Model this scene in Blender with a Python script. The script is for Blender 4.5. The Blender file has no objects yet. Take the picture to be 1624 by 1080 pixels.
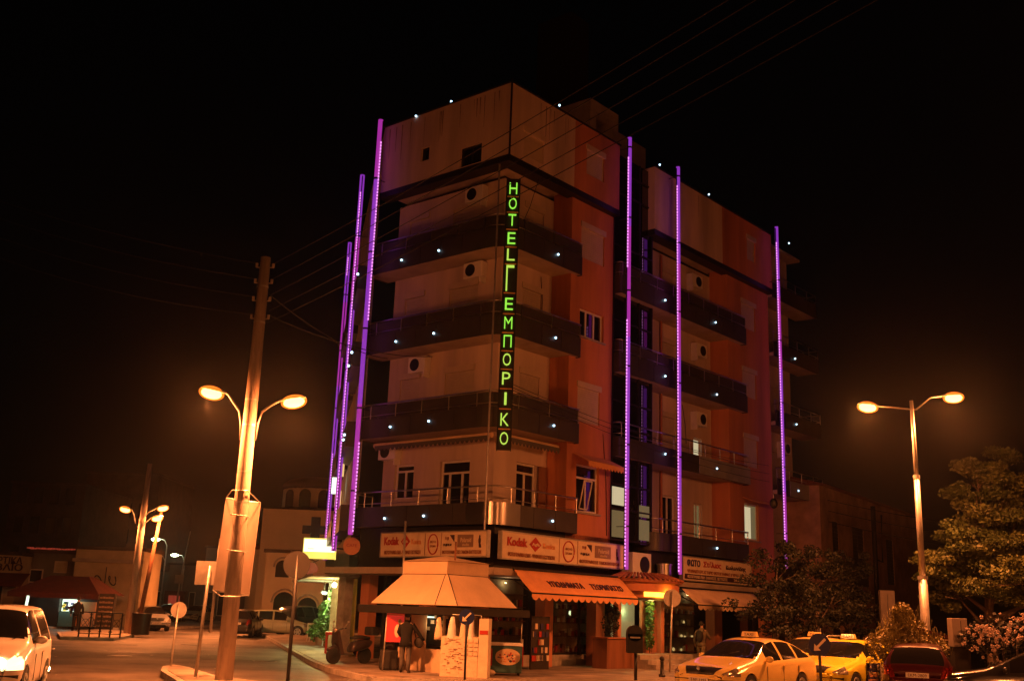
import bpy, math, random
from mathutils import Vector, Matrix
random.seed(7)
R_ = random.Random(11)
PI = math.pi
sc = bpy.context.scene
COL = sc.collection
# ------------------------------------------------------------------ camera
FPX, IW, IH = 1662.0, 1624.0, 1080.0
TH = math.radians(14.5); RO = math.atan(238/6440.0)
CAM = Vector((0, 0, 1.85))
R0 = Vector((1, 0, 0)); FW = Vector((0, math.cos(TH), math.sin(TH))); U0 = Vector((0, -math.sin(TH), math.cos(TH)))
CR = math.cos(RO)*R0 + math.sin(RO)*U0
CU = math.cos(RO)*U0 - math.sin(RO)*R0
cam = bpy.data.cameras.new('camera'); camo = bpy.data.objects.new('camera', cam); COL.objects.link(camo)
m3 = Matrix((CR, CU, -FW)).transposed()
camo.matrix_world = Matrix.Translation(CAM) @ m3.to_4x4()
cam.sensor_width = 36; cam.lens = 36*FPX/IW; cam.clip_end = 2000; cam.clip_start = 0.1
sc.camera = camo
def ray(x, y): return FW*FPX + CR*(x-IW/2) + CU*(IH/2-y)
def at(x, y, Y):
    d = ray(x, y); return CAM + d*(Y/d.y)
def gp(x, y, z=0.0):
    d = ray(x, y); return CAM + d*((z-CAM.z)/d.z)
# ------------------------------------------------------------------ materials
MATS = {}
def mat(name, col, rough=.7, metal=0, var=.18, scale=3.0, bump=0.0, bscale=None, emit=None, es=0, spec=.5, streak=False, aniso=0, coat=0):
    if name in MATS: return MATS[name]
    m = bpy.data.materials.new(name); m.use_nodes = True; nt = m.node_tree; N = nt.nodes; L = nt.links
    p = N['Principled BSDF']
    p.inputs['Roughness'].default_value = rough; p.inputs['Metallic'].default_value = metal
    p.inputs['Specular IOR Level'].default_value = spec
    if coat: p.inputs['Coat Weight'].default_value = coat; p.inputs['Coat Roughness'].default_value = .06
    tc = N.new('ShaderNodeTexCoord')
    mp = N.new('ShaderNodeMapping'); L.new(tc.outputs['Object'], mp.inputs[0])
    if streak: mp.inputs['Scale'].default_value = (1, 1, .12)
    nz = N.new('ShaderNodeTexNoise'); nz.inputs['Scale'].default_value = scale; nz.inputs['Detail'].default_value = 6; nz.inputs['Roughness'].default_value = .62
    L.new(mp.outputs[0], nz.inputs['Vector'])
    cr = N.new('ShaderNodeValToRGB'); L.new(nz.outputs['Fac'], cr.inputs[0])
    c = Vector(col)
    a = c*(1-var*1.6); b = c*(1+var)
    cr.color_ramp.elements[0].position = .3; cr.color_ramp.elements[1].position = .68
    cr.color_ramp.elements[0].color = (max(a[0],0), max(a[1],0), max(a[2],0), 1); cr.color_ramp.elements[1].color = (min(b[0],1), min(b[1],1), min(b[2],1), 1)
    L.new(cr.outputs[0], p.inputs['Base Color'])
    if bump:
        n2 = N.new('ShaderNodeTexNoise'); n2.inputs['Scale'].default_value = bscale or scale*8; n2.inputs['Detail'].default_value = 5
        L.new(tc.outputs['Object'], n2.inputs['Vector'])
        bp = N.new('ShaderNodeBump'); bp.inputs['Strength'].default_value = bump; bp.inputs['Distance'].default_value = .02
        L.new(n2.outputs['Fac'], bp.inputs['Height']); L.new(bp.outputs[0], p.inputs['Normal'])
    if emit:
        p.inputs['Emission Color'].default_value = (*emit, 1); p.inputs['Emission Strength'].default_value = es
    MATS[name] = m; return m
def emi(name, col, s, base=(.1,.1,.1)): return mat(name, base, rough=.4, var=.02, emit=col, es=s)
M = lambda n: MATS[n]
mat('beige_wall', (.58,.47,.41), .85, var=.19, scale=.8, bump=.25, bscale=30, streak=True)
mat('orange_wall', (.52,.20,.10), .85, var=.24, scale=.7, bump=.25, bscale=30, streak=True)
mat('dark_panel', (.055,.05,.048), .5, metal=.2, var=.15, scale=1.2)
mat('steel_panel', (.50,.48,.46), .30, metal=1, var=.06, scale=1.2)
mat('brushed', (.62,.60,.57), .28, metal=1, var=.1, scale=6)
mat('concrete', (.36,.32,.28), .9, var=.25, scale=2.5, bump=.4, bscale=25)
mat('soffit', (.40,.33,.27), .9, var=.15, scale=1.5)
mat('white_paint', (.74,.71,.66), .45, var=.06, scale=4)
mat('shutter', (.55,.46,.37), .6, var=.06, scale=3)
mat('dark_metal', (.03,.03,.032), .45, metal=.5, var=.2, scale=5)
mat('black', (.012,.012,.013), .7, var=.2, scale=5)
mat('rubber', (.02,.02,.02), .8, var=.2, scale=8)
mat('glass_dark', (.014,.014,.016), .07, var=.05, scale=2, spec=.9)
mat('glass_bay', (.01,.011,.016), .03, var=.05, scale=.6, spec=1.0)
mat('asphalt', (.12,.10,.085), .60, var=.5, scale=.45, bump=.7, bscale=55)
mat('asphalt_dark', (.055,.05,.045), .55, var=.3, scale=2, bump=.6, bscale=50)
mat('asphalt_pale', (.15,.13,.11), .7, var=.3, scale=2, bump=.6, bscale=50)
mat('pavement', (.28,.23,.19), .70, var=.4, scale=1.0, bump=.35, bscale=30)
mat('kerb', (.34,.31,.28), .8, var=.25, scale=2.2, bump=.4, bscale=20)
mat('awning_red', (.72,.34,.15), .8, var=.10, scale=1.5, bump=.12, bscale=6)
mat('awning_cream', (.70,.52,.34), .8, var=.12, scale=1.5, bump=.12, bscale=6)
mat('kiosk_cream', (.66,.49,.33), .7, var=.10, scale=1.2, bump=.2, bscale=5)
mat('kiosk_dark', (.014,.012,.012), .5, var=.2, scale=4)
mat('sign_white', (.72,.60,.44), .5, var=.08, scale=2.5)
mat('sign_red', (.42,.03,.02), .5, var=.1)
mat('sign_brown', (.30,.12,.05), .5, var=.1)
mat('sign_text_dark', (.05,.02,.03), .5, var=.1)
mat('sign_navy', (.03,.03,.12), .5, var=.1)
mat('sign_grey', (.26,.17,.12), .5, var=.1)
mat('pole_wood', (.36,.30,.25), .85, var=.3, scale=5, bump=.5, bscale=30, streak=True)
mat('galv', (.48,.46,.43), .45, metal=.7, var=.15, scale=6)
mat('sign_back', (.40,.37,.34), .5, metal=.3, var=.15, scale=4)
mat('sign_blue', (.01,.02,.10), .4, var=.1, scale=4)
mat('banner', (.46,.38,.33)
,.7, var=.10, scale=1.2)
mat('pale_panel', (.40,.41,.38), .45, metal=.3, var=.12, scale=1.5)
mat('banner_unused', (.4,.4,.4), .7, var=.10, scale=1.2)
mat('skin', (.50,.30,.20), .6, var=.08, scale=6)
mat('hair', (.02,.014,.01), .8, var=.3, scale=30)
mat('cloth_black', (.006,.006,.008), .9, var=.3, scale=7)
mat('cloth_grey', (.10,.09,.085), .9, var=.2, scale=7)
mat('cloth_olive', (.16,.13,.08), .9, var=.2, scale=7)
mat('cloth_red', (.35,.04,.04), .9, var=.2, scale=7)
mat('wood_brown', (.20,.08,.04), .6, var=.25, scale=3, streak=True)
mat('rust_stain', (.22,.15,.10), .9, var=.3, scale=4)
mat('wire_black', (.008,.008,.008), .8)
mat('red_plastic', (.55,.03,.02), .4, var=.1, scale=3)
mat('white_plastic', (.78,.76,.72), .4, var=.05, scale=3)
mat('paper', (.70,.58,.42), .8, var=.12, scale=9)
mat('freezer_teal', (.05,.13,.14), .4, var=.1, scale=3)
mat('bag_black', (.02,.018,.018), .7, var=.3, scale=6)
mat('rust', (.24,.10,.05), .8, var=.3, scale=6)
mat('bark', (.10,.07,.05), .9, var=.3, scale=9, bump=.6, bscale=25)
mat('leaf_a', (.060,.085,.022), .6, var=.35, scale=1.5)
mat('leaf_b', (.105,.125,.035), .6, var=.4, scale=1.8)
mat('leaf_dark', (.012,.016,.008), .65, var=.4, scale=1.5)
mat('leaf_green', (.07,.16,.03), .55, var=.35, scale=3)
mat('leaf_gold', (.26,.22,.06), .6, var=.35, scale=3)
mat('petal', (.75,.55,.48), .6, var=.12, scale=5)
mat('church_wall', (.60,.52,.38), .85, var=.10, scale=.4, bump=.2, bscale=8)
mat('old_plaster', (.46,.28,.19), .9, var=.35, scale=.7, bump=.4, bscale=8)
mat('shop_wall', (.50,.40,.26), .9, var=.2, scale=.5)
mat('roof_dark', (.05,.035,.03), .8, var=.3, scale=1)
mat('far_wall', (.16,.14,.12), .9, var=.3, scale=.3)
mat('canopy_red', (.08,.014,.012), .8, var=.2, scale=2)
mat('terracotta', (.35,.12,.06), .8, var=.2, scale=4)
mat('plate', (.70,.66,.58), .5, var=.05)
mat('rubber_grey', (.09,.085,.08), .6, var=.1)
mat('interior_dark', (.03,.022,.018), .8, var=.4, scale=2)
mat('cafe_yellow', (.72,.52,.12), .8, var=.15, scale=1.5)
mat('curtain', (.55,.50,.40), .9, var=.15, scale=9)
mat('tile_roof', (.30,.10,.05), .8, var=.3, scale=3)
def paint(name, col): return mat(name, col, .28, metal=0, var=.05, scale=2, coat=.8, spec=.5)
paint('taxi_yellow', (.84,.63,.20)); paint('taxi_bright', (.86,.74,.05)); paint('taxi_pale', (.80,.60,.20)); paint('car_white', (.74,.70,.66)); paint('car_red', (.055,.006,.010))
paint('car_dark', (.02,.022,.028)); paint('car_green', (.42,.45,.32)); paint('car_silver', (.35,.36,.38)); paint('scooter_red', (.035,.02,.02))
emi('lamp_hot', (1.0,.45,.11), 9); emi('lamp_far', (.75,1.0,.55), 14); emi('led_white', (.50,.80,1.0), 4); emi('tube_purple', (.36,.045,.66), .68)
emi('tube_magenta', (.55,.035,.50), .65); emi('led_pink', (1.0,.30,.95), 1.4); emi('neon_green', (.28,.80,.06), 1.15); emi('neon_yellow', (.50,.78,.09), 1.0)
emi('lit_warm', (1.0,.62,.22), .9); emi('lit_cream', (1.0,.85,.5), .55); emi('lit_dim', (.9,.75,.3), .12); emi('lit_cool', (.8,1.0,.75), 1.6)
emi('lit_green', (.35,.9,.4), .5); emi('entry_lamp', (1.0,.40,.03), 6); emi('box_yellow', (1.0,.75,.12), 1.2); emi('box_white', (1.0,.92,.65), 2.0); emi('tail_red', (1.0,.12,.03), 3.0)
emi('poster_red', (1.0,.05,.03), .35, base=(.5,.03,.02)); emi('head_warm', (1.0,.70,.30), 3); emi('red_glow', (1.0,.10,.05), .22); emi('bulb_warm', (1.0,.85,.35), 30)
def glow_shell():  # clear shell whose orange emission paints a glow ring round the bulb
    m=bpy.data.materials.new('lamp_glow_shell'); m.use_nodes=True; nt=m.node_tree; N=nt.nodes; L=nt.links; N.remove(N['Principled BSDF'])
    t=N.new('ShaderNodeBsdfTransparent'); t.inputs[0].default_value=(.9,.8,.7,1); e=N.new('ShaderNodeEmission'); e.inputs[0].default_value=(1,.22,.02,1); e.inputs[1].default_value=.8; a=N.new('ShaderNodeAddShader')
    L.new(t.outputs[0],a.inputs[0]); L.new(e.outputs[0],a.inputs[1]); L.new(a.outputs[0],N['Material Output'].inputs[0]); MATS['lamp_glow_shell']=m
glow_shell()
def lens(name, col): return mat(name, col, .15, metal=.6, var=.5, scale=22, coat=.6)
lens('headlamp_glass', (.55,.50,.42)); lens('tail_glass', (.35,.03,.02))
# ------------------------------------------------------------------ mesh builder
class MB:
    def __init__(s, tf=None): s.v=[]; s.f=[]; s.mi=[]; s.sm=[]; s.tf=tf
    def add(s, vs, fs, smooth=False, mi=0):
        o = len(s.v)
        for p in vs:
            p = Vector(p); s.v.append(s.tf(p) if s.tf else p)
        for f in fs: s.f.append([i+o for i in f]); s.mi.append(mi); s.sm.append(smooth)
        return s
    def box(s, x0,x1,y0,y1,z0,z1, mi=0):
        v=[(x0,y0,z0),(x1,y0,z0),(x1,y1,z0),(x0,y1,z0),(x0,y0,z1),(x1,y0,z1),(x1,y1,z1),(x0,y1,z1)]
        return s.add(v,[(0,3,2,1),(4,5,6,7),(0,1,5,4),(1,2,6,5),(2,3,7,6),(3,0,4,7)],mi=mi)
    def quad(s,a,b,c,d,mi=0): return s.add([a,b,c,d],[(0,1,2,3)],mi=mi)
    def cyl(s,p,q,r0,r1=None,n=12,caps=True,mi=0,smooth=True):
        p=Vector(p);q=Vector(q); r1=r0 if r1 is None else r1
        d=(q-p).normalized(); a=d.orthogonal().normalized(); b=d.cross(a)
        vs=[]
        for i in range(n):
            t=2*PI*i/n; u=a*math.cos(t)+b*math.sin(t); vs+= [p+u*r0, q+u*r1]
        s.add(vs,[(2*i,2*((i+1)%n),2*((i+1)%n)+1,2*i+1) for i in range(n)],smooth,mi)
        if caps:
            s.add([vs[2*i] for i in range(n)][::-1],[tuple(range(n))],False,mi); s.add([vs[2*i+1] for i in range(n)],[tuple(range(n))],False,mi)
        return s
    def tube(s,pts,r,n=6,mi=0):
        pts=[Vector(p) for p in pts]; vs=[];fs=[]
        rr=r if isinstance(r,(list,tuple)) else [r]*len(pts)
        for k,p in enumerate(pts):
            d=(pts[min(k+1,len(pts)-1)]-pts[max(k-1,0)]).normalized()
            a=d.cross(Vector((0.13,0.31,1))).normalized() if abs(d.z)<.97 else d.cross(Vector((1,0,0))).normalized(); b=d.cross(a)
            for i in range(n):
                t=2*PI*i/n; vs.append(p+(a*math.cos(t)+b*math.sin(t))*rr[k])
        for k in range(len(pts)-1):
            for i in range(n): fs.append((k*n+i,k*n+(i+1)%n,(k+1)*n+(i+1)%n,(k+1)*n+i))
        fs.append(tuple(range(n))[::-1]); fs.append(tuple(range((len(pts)-1)*n,len(pts)*n)))
        return s.add(vs,fs,True,mi)
    def prism(s,poly,z0,z1,mi=0,smooth=False):
        n=len(poly)
        s.add([(p[0],p[1],z0) for p in poly]+[(p[0],p[1],z1) for p in poly],[(i,(i+1)%n,(i+1)%n+n,i+n) for i in range(n)],smooth,mi)
        return s.add([(p[0],p[1],z0) for p in poly],[tuple(range(n))[::-1]],False,mi).add([(p[0],p[1],z1) for p in poly],[tuple(range(n))],False,mi)
    def ball(s,c,r,n=10,m=7,mi=0):
        c=Vector(c); r=Vector(r) if hasattr(r,'__len__') else Vector((r,r,r)); vs=[];fs=[]
        for j in range(m+1):
            ph=PI*j/m
            for i in range(n):
                t=2*PI*i/n; vs.append(c+Vector((r[0]*math.sin(ph)*math.cos(t),r[1]*math.sin(ph)*math.sin(t),r[2]*math.cos(ph))))
        for j in range(m):
            for i in range(n): fs.append((j*n+i,(j+1)*n+i,(j+1)*n+(i+1)%n,j*n+(i+1)%n))
        return s.add(vs,fs,True,mi)
    def disc(s,c,nrm,r,th,n=20,mi=0,rim=None):
        c=Vector(c); nrm=Vector(nrm).normalized(); return s.cyl(c-nrm*th/2,c+nrm*th/2,r,n=n,mi=mi,smooth=False)
    def build(s,name,mats,parent=None,loc=None,rz=0,bevel=0):
        me=bpy.data.meshes.new(name); me.from_pydata(s.v,[],s.f); me.update()
        mats = mats if isinstance(mats,(list,tuple)) else [mats]
        for q in mats: me.materials.append(MATS[q] if isinstance(q,str) else q)
        me.polygons.foreach_set('material_index',s.mi); me.polygons.foreach_set('use_smooth',s.sm); me.update()
        o=bpy.data.objects.new(name,me); COL.objects.link(o)
        if parent is not None: o.parent=parent
        if loc is not None: o.location=loc
        o.rotation_euler.z=rz
        if bevel:
            b=o.modifiers.new('bevel','BEVEL'); b.width=bevel; b.segments=2; b.limit_method='ANGLE'
        return o
def tag(o,label=None,cat=None,group=None,kind=None):
    if label: o['label']=label
    if cat: o['category']=cat
    if group: o['group']=group
    if kind: o['kind']=kind
    return o
def thing(name,label,cat,loc=(0,0,0),rz=0,group=None):
    o=bpy.data.objects.new(name,None); COL.objects.link(o); o.location=loc; o.rotation_euler.z=rz; o.empty_display_size=.3
    return tag(o,label,cat,group)
def copy_tree(o,parent=None):
    c=o.copy(); COL.objects.link(c); c.parent=parent
    for ch in list(o.children): copy_tree(ch,c)
    return c
def text(s,h,w=None,depth=.01,name='lettering',m='sign_text_dark',parent=None,org=(0,0,0),ax=(1,0,0),up=(0,0,1),bold=0.0,shear=0):
    """writing as a solid mesh: centred on org, running along ax, upright along up"""
    cu=bpy.data.curves.new('t','FONT'); cu.body=s; cu.size=1; cu.extrude=.02; cu.offset=bold; cu.shear=shear; cu.resolution_u=3
    ob=bpy.data.objects.new('t',cu); COL.objects.link(ob)
    bpy.context.view_layer.update()
    me=bpy.data.meshes.new_from_object(ob.evaluated_get(bpy.context.evaluated_depsgraph_get()))
    bpy.data.objects.remove(ob); bpy.data.curves.remove(cu)
    xs=[v.co.x for v in me.vertices]; ys=[v.co.y for v in me.vertices]
    if not xs: return None
    x0,x1,y0,y1=min(xs),max(xs),min(ys),max(ys); sy=h/max(y1-y0,1e-3); sx=(w/max(x1-x0,1e-3)) if w else sy
    ax=Vector(ax).normalized(); up=Vector(up).normalized(); nn=ax.cross(up); org=Vector(org)
    for v in me.vertices:
        c=v.co; v.co=org+ax*((c.x-(x0+x1)/2)*sx)+up*((c.y-(y0+y1)/2)*sy)+nn*(depth if c.z>0 else 0)
    me.materials.clear(); me.materials.append(MATS[m])
    o=bpy.data.objects.new(name,me); COL.objects.link(o)
    if parent is not None: o.parent=parent
    return o
def lamp(kind,loc,power,col,parent=None,size=.1,spot=None,blend=1.0,rot=None):
    l=bpy.data.lights.new('light',kind); l.energy=power*(PW if tuple(col)==SOD else 1); l.color=col; l.shadow_soft_size=size
    if kind=='SPOT': l.spot_size=spot; l.spot_blend=blend
    o=bpy.data.objects.new('light_source',l); COL.objects.link(o); o.location=loc
    if rot: o.rotation_euler=rot
    if parent is not None: o.parent=parent
    return o
SOD=(1.0,.25,.06)
PW=7.4
# hotel frame: a along the right facade, b along the left facade (into the building)
O=Vector((-.33,33.03,0)); UA=Vector((14.32,16.05,0)).normalized(); VB=Vector((-.775,.632,0)).normalized()
def HW(a,b,z=0.0): return O+UA*a+VB*b+Vector((0,0,z))
def HT(p): return UA*p[0]+VB*p[1]+Vector((0,0,p[2]))     # local to the hotel empty at O
RA=math.atan2(UA.y,UA.x)
# ------------------------------------------------------------------ ground, road, pavement
def plane_hit(x,y,p,n):
    d=ray(x,y); return CAM+d*((p-CAM).dot(n)/d.dot(n))
def solve_ab(P):
    q=P-O; det=UA.x*VB.y-VB.x*UA.y
    return ((q.x*VB.y-VB.x*q.y)/det,(UA.x*q.y-UA.y*q.x)/det,P.z)
def hb(x,y,b=0): return solve_ab(plane_hit(x,y,HW(0,b),UA.cross(Vector((0,0,1)))))
def ha(x,y,a=0): return solve_ab(plane_hit(x,y,HW(a,0),VB.cross(Vector((0,0,1)))))
g=MB(); n=24
for i in range(n):
    for j in range(n):
        x0=-150+300*i/n; y0=-50+300*j/n; g.quad((x0,y0,0),(x0+300/n,y0,0),(x0+300/n,y0+300/n,0),(x0,y0+300/n,0))
tag(g.build('road','asphalt'),kind='structure')
def kerbed(name,poly,h=.15,m='pavement'):
    poly=[Vector((p[0],p[1],0)) for p in poly]
    c=sum(poly,Vector())/len(poly); inner=[]
    nn=len(poly)
    for i,p in enumerate(poly):
        a=(poly[i]-poly[i-1]).normalized(); b=(poly[(i+1)%nn]-poly[i]).normalized()
        na=Vector((-a.y,a.x,0)); nb=Vector((-b.y,b.x,0)); q=(na+nb).normalized(); inner.append(p+q*.16)
    e=MB(); mb=MB()
    e.prism([(p.x,p.y) for p in poly],0.002,h-.012)
    o=tag(e.build(name.replace('pavement','kerb'),'kerb'),kind='structure')
    mb.prism([(p.x,p.y) for p in inner],0.004,h); tag(mb.build(name,m),kind='structure')
def P2(v): return (v.x,v.y)
rdr=random.Random(12)
for k in range(16):
    x=rdr.uniform(-20,8); y=rdr.uniform(24,62); m_=MB(); r0=rdr.uniform(.4,1.6); n_=12
    m_.add([(x+r0*rdr.uniform(.7,1.3)*1.6*math.cos(2*PI*i/n_),y+r0*rdr.uniform(.7,1.3)*math.sin(2*PI*i/n_),.004+.0004*k) for i in range(n_)],[tuple(range(n_))])
    tag(m_.build('road_patch','asphalt_dark' if k%2 else 'asphalt_pale'),kind='structure')
lt_=MB()
for k in range(60):
    c_=Vector((rdr.uniform(-18,6),rdr.uniform(22,50),.006+.0002*k)); w_=rdr.uniform(.02,.09); q_=rdr.uniform(0,3); dx,dy=math.cos(q_)*w_,math.sin(q_)*w_
    lt_.add([c_+Vector((dx,dy,0)),c_+Vector((-dy,dx,.01)),c_+Vector((-dx,-dy,0)),c_+Vector((dy,-dx,.005))],[(0,1,2,3)])
tag(lt_.build('litter','paper'),kind='stuff')
for k,(px_,py_) in enumerate(((190,1040),(420,1048),(300,1022))):
    c_=gp(px_,py_); t_=thing('manhole_cover',('round iron manhole cover on the road below the left railing','round iron manhole cover between the thick pole and the kerb','round iron manhole cover on the road beyond the traffic island')[k],'manhole cover',(c_.x,c_.y,.0)); m_=MB(); m_.cyl((0,0,.001),(0,0,.016),.33,n=24); m_.build('lid','dark_metal',t_); m_=MB(); m_.cyl((0,0,.001),(0,0,.010),.40,n=24); m_.build('ring','kerb',t_)
A3=HW(0,6.25); D3=Vector((-.2,.98,0)).normalized()
k1=gp(470,1034,.15);k2=gp(492,1046,.15);k3=gp(522,1058,.15);k4=gp(590,1073,.15)
kerb_poly=[P2(k4),(-.9,27.6),P2(HW(-1.6,-5.0)),P2(HW(26,-5.0)),P2(HW(40,8)),P2(A3+D3*26+Vector((2,0,0))),P2(A3+D3*26+Vector((-3.3,0,0))),P2(k1),P2(k2),P2(k3)]
kerbed('pavement',kerb_poly)
# paving joints of the hotel pavement
j=MB()
for k in range(26):
    a=-3+k*1.2; p=HW(a,-4.8); q=HW(a,0.2); j.quad((p.x-.01,p.y,.153),(p.x+.02,p.y,.153),(q.x+.02,q.y,.153),(q.x-.01,q.y,.153))
for k in range(4):
    p=HW(-1.5,-4.3+k*1.2); q=HW(24,-4.3+k*1.2); j.quad((p.x,p.y-.012,.1535),(q.x,q.y-.012,.1535),(q.x,q.y+.012,.1535),(p.x,p.y+.012,.1535))
for k in range(12):
    p=A3+D3*(1+k*1.3)+Vector((-.2,0,0)); q=p+Vector((-2.6,-.5,0)); j.quad((p.x,p.y-.02,.153),(p.x,p.y+.02,.153),(q.x,q.y+.02,.153),(q.x,q.y-.02,.153))
tag(j.build('pavement_joints','kerb'),kind='structure')
isl=[P2(gp(255,1063,.15)),P2(gp(290,1085,.15)),(-6.4,21.5),(-4.9,22.0),(-5.0,24.4),P2(gp(345,1072,.15)),P2(gp(300,1058,.15)),P2(gp(275,1053,.15)),P2(gp(258,1056,.15))]
kerbed('traffic_island_pavement',isl,.17)
lisl=[P2(gp(95,1014)),P2(gp(180,1016)),P2(gp(212,1010)),P2(gp(214,1004)),P2(gp(150,1001)),P2(gp(90,1006))]
kerbed('small_island_pavement',lisl,.14)
kerbed('far_pavement',[(-70,60),(-26,61.5),(-21.5,66),(-20.5,84),(-26,100),(-70,100)],.13)
kerbed('church_pavement',[(-16,79),(-7,70),(-7,120),(-21,120),(-17,90)],.12)
kerbed('square_pavement',[(15.5,26.2),(60,14),(60,60),(33,60),P2(HW(27,-5.2)+Vector((1.5,-3,0)))],.14)

# ------------------------------------------------------------------ hotel
F=[0,4.5,7.6,10.68,13.74,16.72,19.65]     # slab undersides and the parapet line
hotel=thing('hotel_building','six storey beige and orange corner hotel with dark panelled balconies','building',O)
def hm(): return MB(HT)
def HP(mb,name,m,parent=None,**k): return mb.build(name,m,parent or hotel,**k)
def wallgrid(mb,axis,c,u0,u1,z0,z1,holes,depth=.2,sgn=1):
    """wall sheet with openings and reveals; axis 'b': plane b=c running along a; axis 'a': plane a=c running along b"""
    P=(lambda u,z,d=0:(u,c+d,z)) if axis=='b' else (lambda u,z,d=0:(c+d,u,z))
    us=sorted({u0,u1,*[h[0] for h in holes],*[h[1] for h in holes]}); zs=sorted({z0,z1,*[h[2] for h in holes],*[h[3] for h in holes]})
    us=[u for u in us if u0<=u<=u1]; zs=[z for z in zs if z0<=z<=z1]
    for i in range(len(us)-1):
        for k in range(len(zs)-1):
            cu=(us[i]+us[i+1])/2; cz=(zs[k]+zs[k+1])/2
            if any(h[0]<cu<h[1] and h[2]<cz<h[3] for h in holes): continue
            mb.quad(P(us[i],zs[k]),P(us[i+1],zs[k]),P(us[i+1],zs[k+1]),P(us[i],zs[k+1]))
    for h in holes:
        for (p,q) in (((h[0],h[2]),(h[1],h[2])),((h[1],h[2]),(h[1],h[3])),((h[1],h[3]),(h[0],h[3])),((h[0],h[3]),(h[0],h[2]))):
            mb.quad(P(*p),P(*q),P(*q,depth),P(*p,depth))
def frame_mb(axis,c,h,t=.07,mull=(),trans=()):
    mb=hm(); d0,d1=c+.10,c+.15
    def B(u0,u1,z0,z1):
        if axis=='b': mb.box(u0,u1,d0,d1,z0,z1)
        else: mb.box(d0,d1,u0,u1,z0,z1)
    u0,u1,z0,z1=h; B(u0,u0+t,z0,z1); B(u1-t,u1,z0,z1); B(u0+t,u1-t,z0,z0+t); B(u0+t,u1-t,z1-t,z1)
    zt_m=(z0+(z1-z0)*trans[0]-t*.5-.002) if trans else z1-t-.002
    for m_ in mull: x=u0+(u1-u0)*m_; B(x-t*.6,x+t*.6,z0+t,zt_m)
    for m_ in trans: z=z0+(z1-z0)*m_; 
    if trans:
        z=z0+(z1-z0)*trans[0]; B(u0+t,u1-t,z-t*.5,z+t*.5)
    return mb
def pane_mb(axis,c,h,d=.13):
    mb=hm(); u0,u1,z0,z1=h; e=.03
    if axis=='b': mb.box(u0+e,u1-e,c+d,c+d+.02,z0+e,z1-e)
    else: mb.box(c+d,c+d+.02,u0+e,u1-e,z0+e,z1-e)
    return mb
def window(axis,c,h,mull=(.5,),trans=(),pane='glass_dark',fm='white_paint',name='window',surround=True):
    w=HP(frame_mb(axis,c,h,mull=mull,trans=trans),name,fm)
    HP(pane_mb(axis,c,h),'pane',pane,w)
    if surround:
        s=hm(); u0,u1,z0,z1=h
        if axis=='b': s.box(u0-.08,u1+.08,c-.06,c-.002,z0-.07,z0-.002)
        else: s.box(c-.06,c-.002,u0-.08,u1+.08,z0-.07,z0-.002)
        HP(s,'sill','concrete',w)
    return w
def shutter(axis,c,h,m='shutter'):
    mb=hm(); u0,u1,z0,z1=h; n=int((z1-z0)/.075)
    for i in range(n):
        za=z0+(z1-z0)*i/n; zb=z0+(z1-z0)*(i+.86)/n
        if axis=='b': mb.box(u0,u1,c+.05,c+.075,za,zb)
        else: mb.box(c+.05,c+.075,u0,u1,za,zb)
    if axis=='b': mb.box(u0,u1,c+.08,c+.1,z0,z1); mb.box(u0-.05,u1+.05,c-.05,c+.049,z1-.01,z1+.2)
    else: mb.box(c+.08,c+.1,u0,u1,z0,z1); mb.box(c-.05,c+.049,u0-.05,u1+.05,z1-.01,z1+.2)
    return HP(mb,'roller_shutter',m)
def hole(p,q,axis,c):   # opening from two photograph corners lying on the wall plane
    f=hb if axis=='b' else ha; i=0 if axis=='b' else 1
    A=f(*p,c);B=f(*q,c); u=sorted((A[i],B[i])); z=sorted((A[2],B[2])); return (round(u[0],2),round(u[1],2),round(z[0],2),round(z[1],2))
# --- solid cores behind the wall sheets
S2=A3+D3*17; s2=solve_ab(S2)
core=[(1.35,1.35),(22.5,1.35),(22.5,14),(s2[0]+.3,14),(1.5,6.3)]
cb=hm(); cb.prism(core,.15,19.5); HP(cb,'building_core','interior_dark')
rf=hm(); rf.prism([(0.05,.05),(6.4,.05),(6.4,2.0),(8.9,2.0),(8.9,.05),(18.7,.05),(18.7,1.1),(22.5,1.1),(22.5,14.2),(s2[0]+.1,14.2),(0.05,6.2)],19.50,19.60); HP(rf,'roof','concrete')
# --- beige corner walls
dorA=[(2.25,3.42)]; floorsz=[(4.5,7.6),(7.6,10.68),(10.68,13.74),(13.74,16.72)]
bw=hm(); ow=hm()
cornR=[];cornL=[]
for i,(z0,z1) in enumerate(floorsz):
    cornR.append((2.25,3.30,z0+.18,z0+2.28)); cornL.append((2.15,3.5,z0+.18,z0+2.28)); cornL.append((4.75,5.7,z0+(1.05 if i==0 else .18),z0+2.28))
wallgrid(bw,'b',1.1,1.1,3.85,4.5,16.72,cornR)
wallgrid(bw,'a',1.1,1.1,6.3,4.5,16.72,cornL)
HP(bw,'wall','beige_wall'); bw=hm()
# top storey flush with the balcony fronts
tr=[hole((832,200),(862,262),'b',0)]
smw=[hole((730,236),(763,256),'a',0),hole((668,236),(680,253),'a',0)]
wallgrid(bw,'b',0,0,3.6,16.95,19.65,tr); wallgrid(bw,'a',0,0,6.25,16.95,19.65,smw)
bw.quad((0,0,16.95),(0,6.25,16.95),(6.4,6.25,16.95),(6.4,0,16.95))
HP(bw,'wall','beige_wall')
shutter('b',0,(tr[0][0],tr[0][1],tr[0][2],tr[0][3]-.2))
for h in smw: window('a',0,h,mull=(.5,) if h[1]-h[0]>.6 else (),fm='dark_metal',surround=False)
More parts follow.
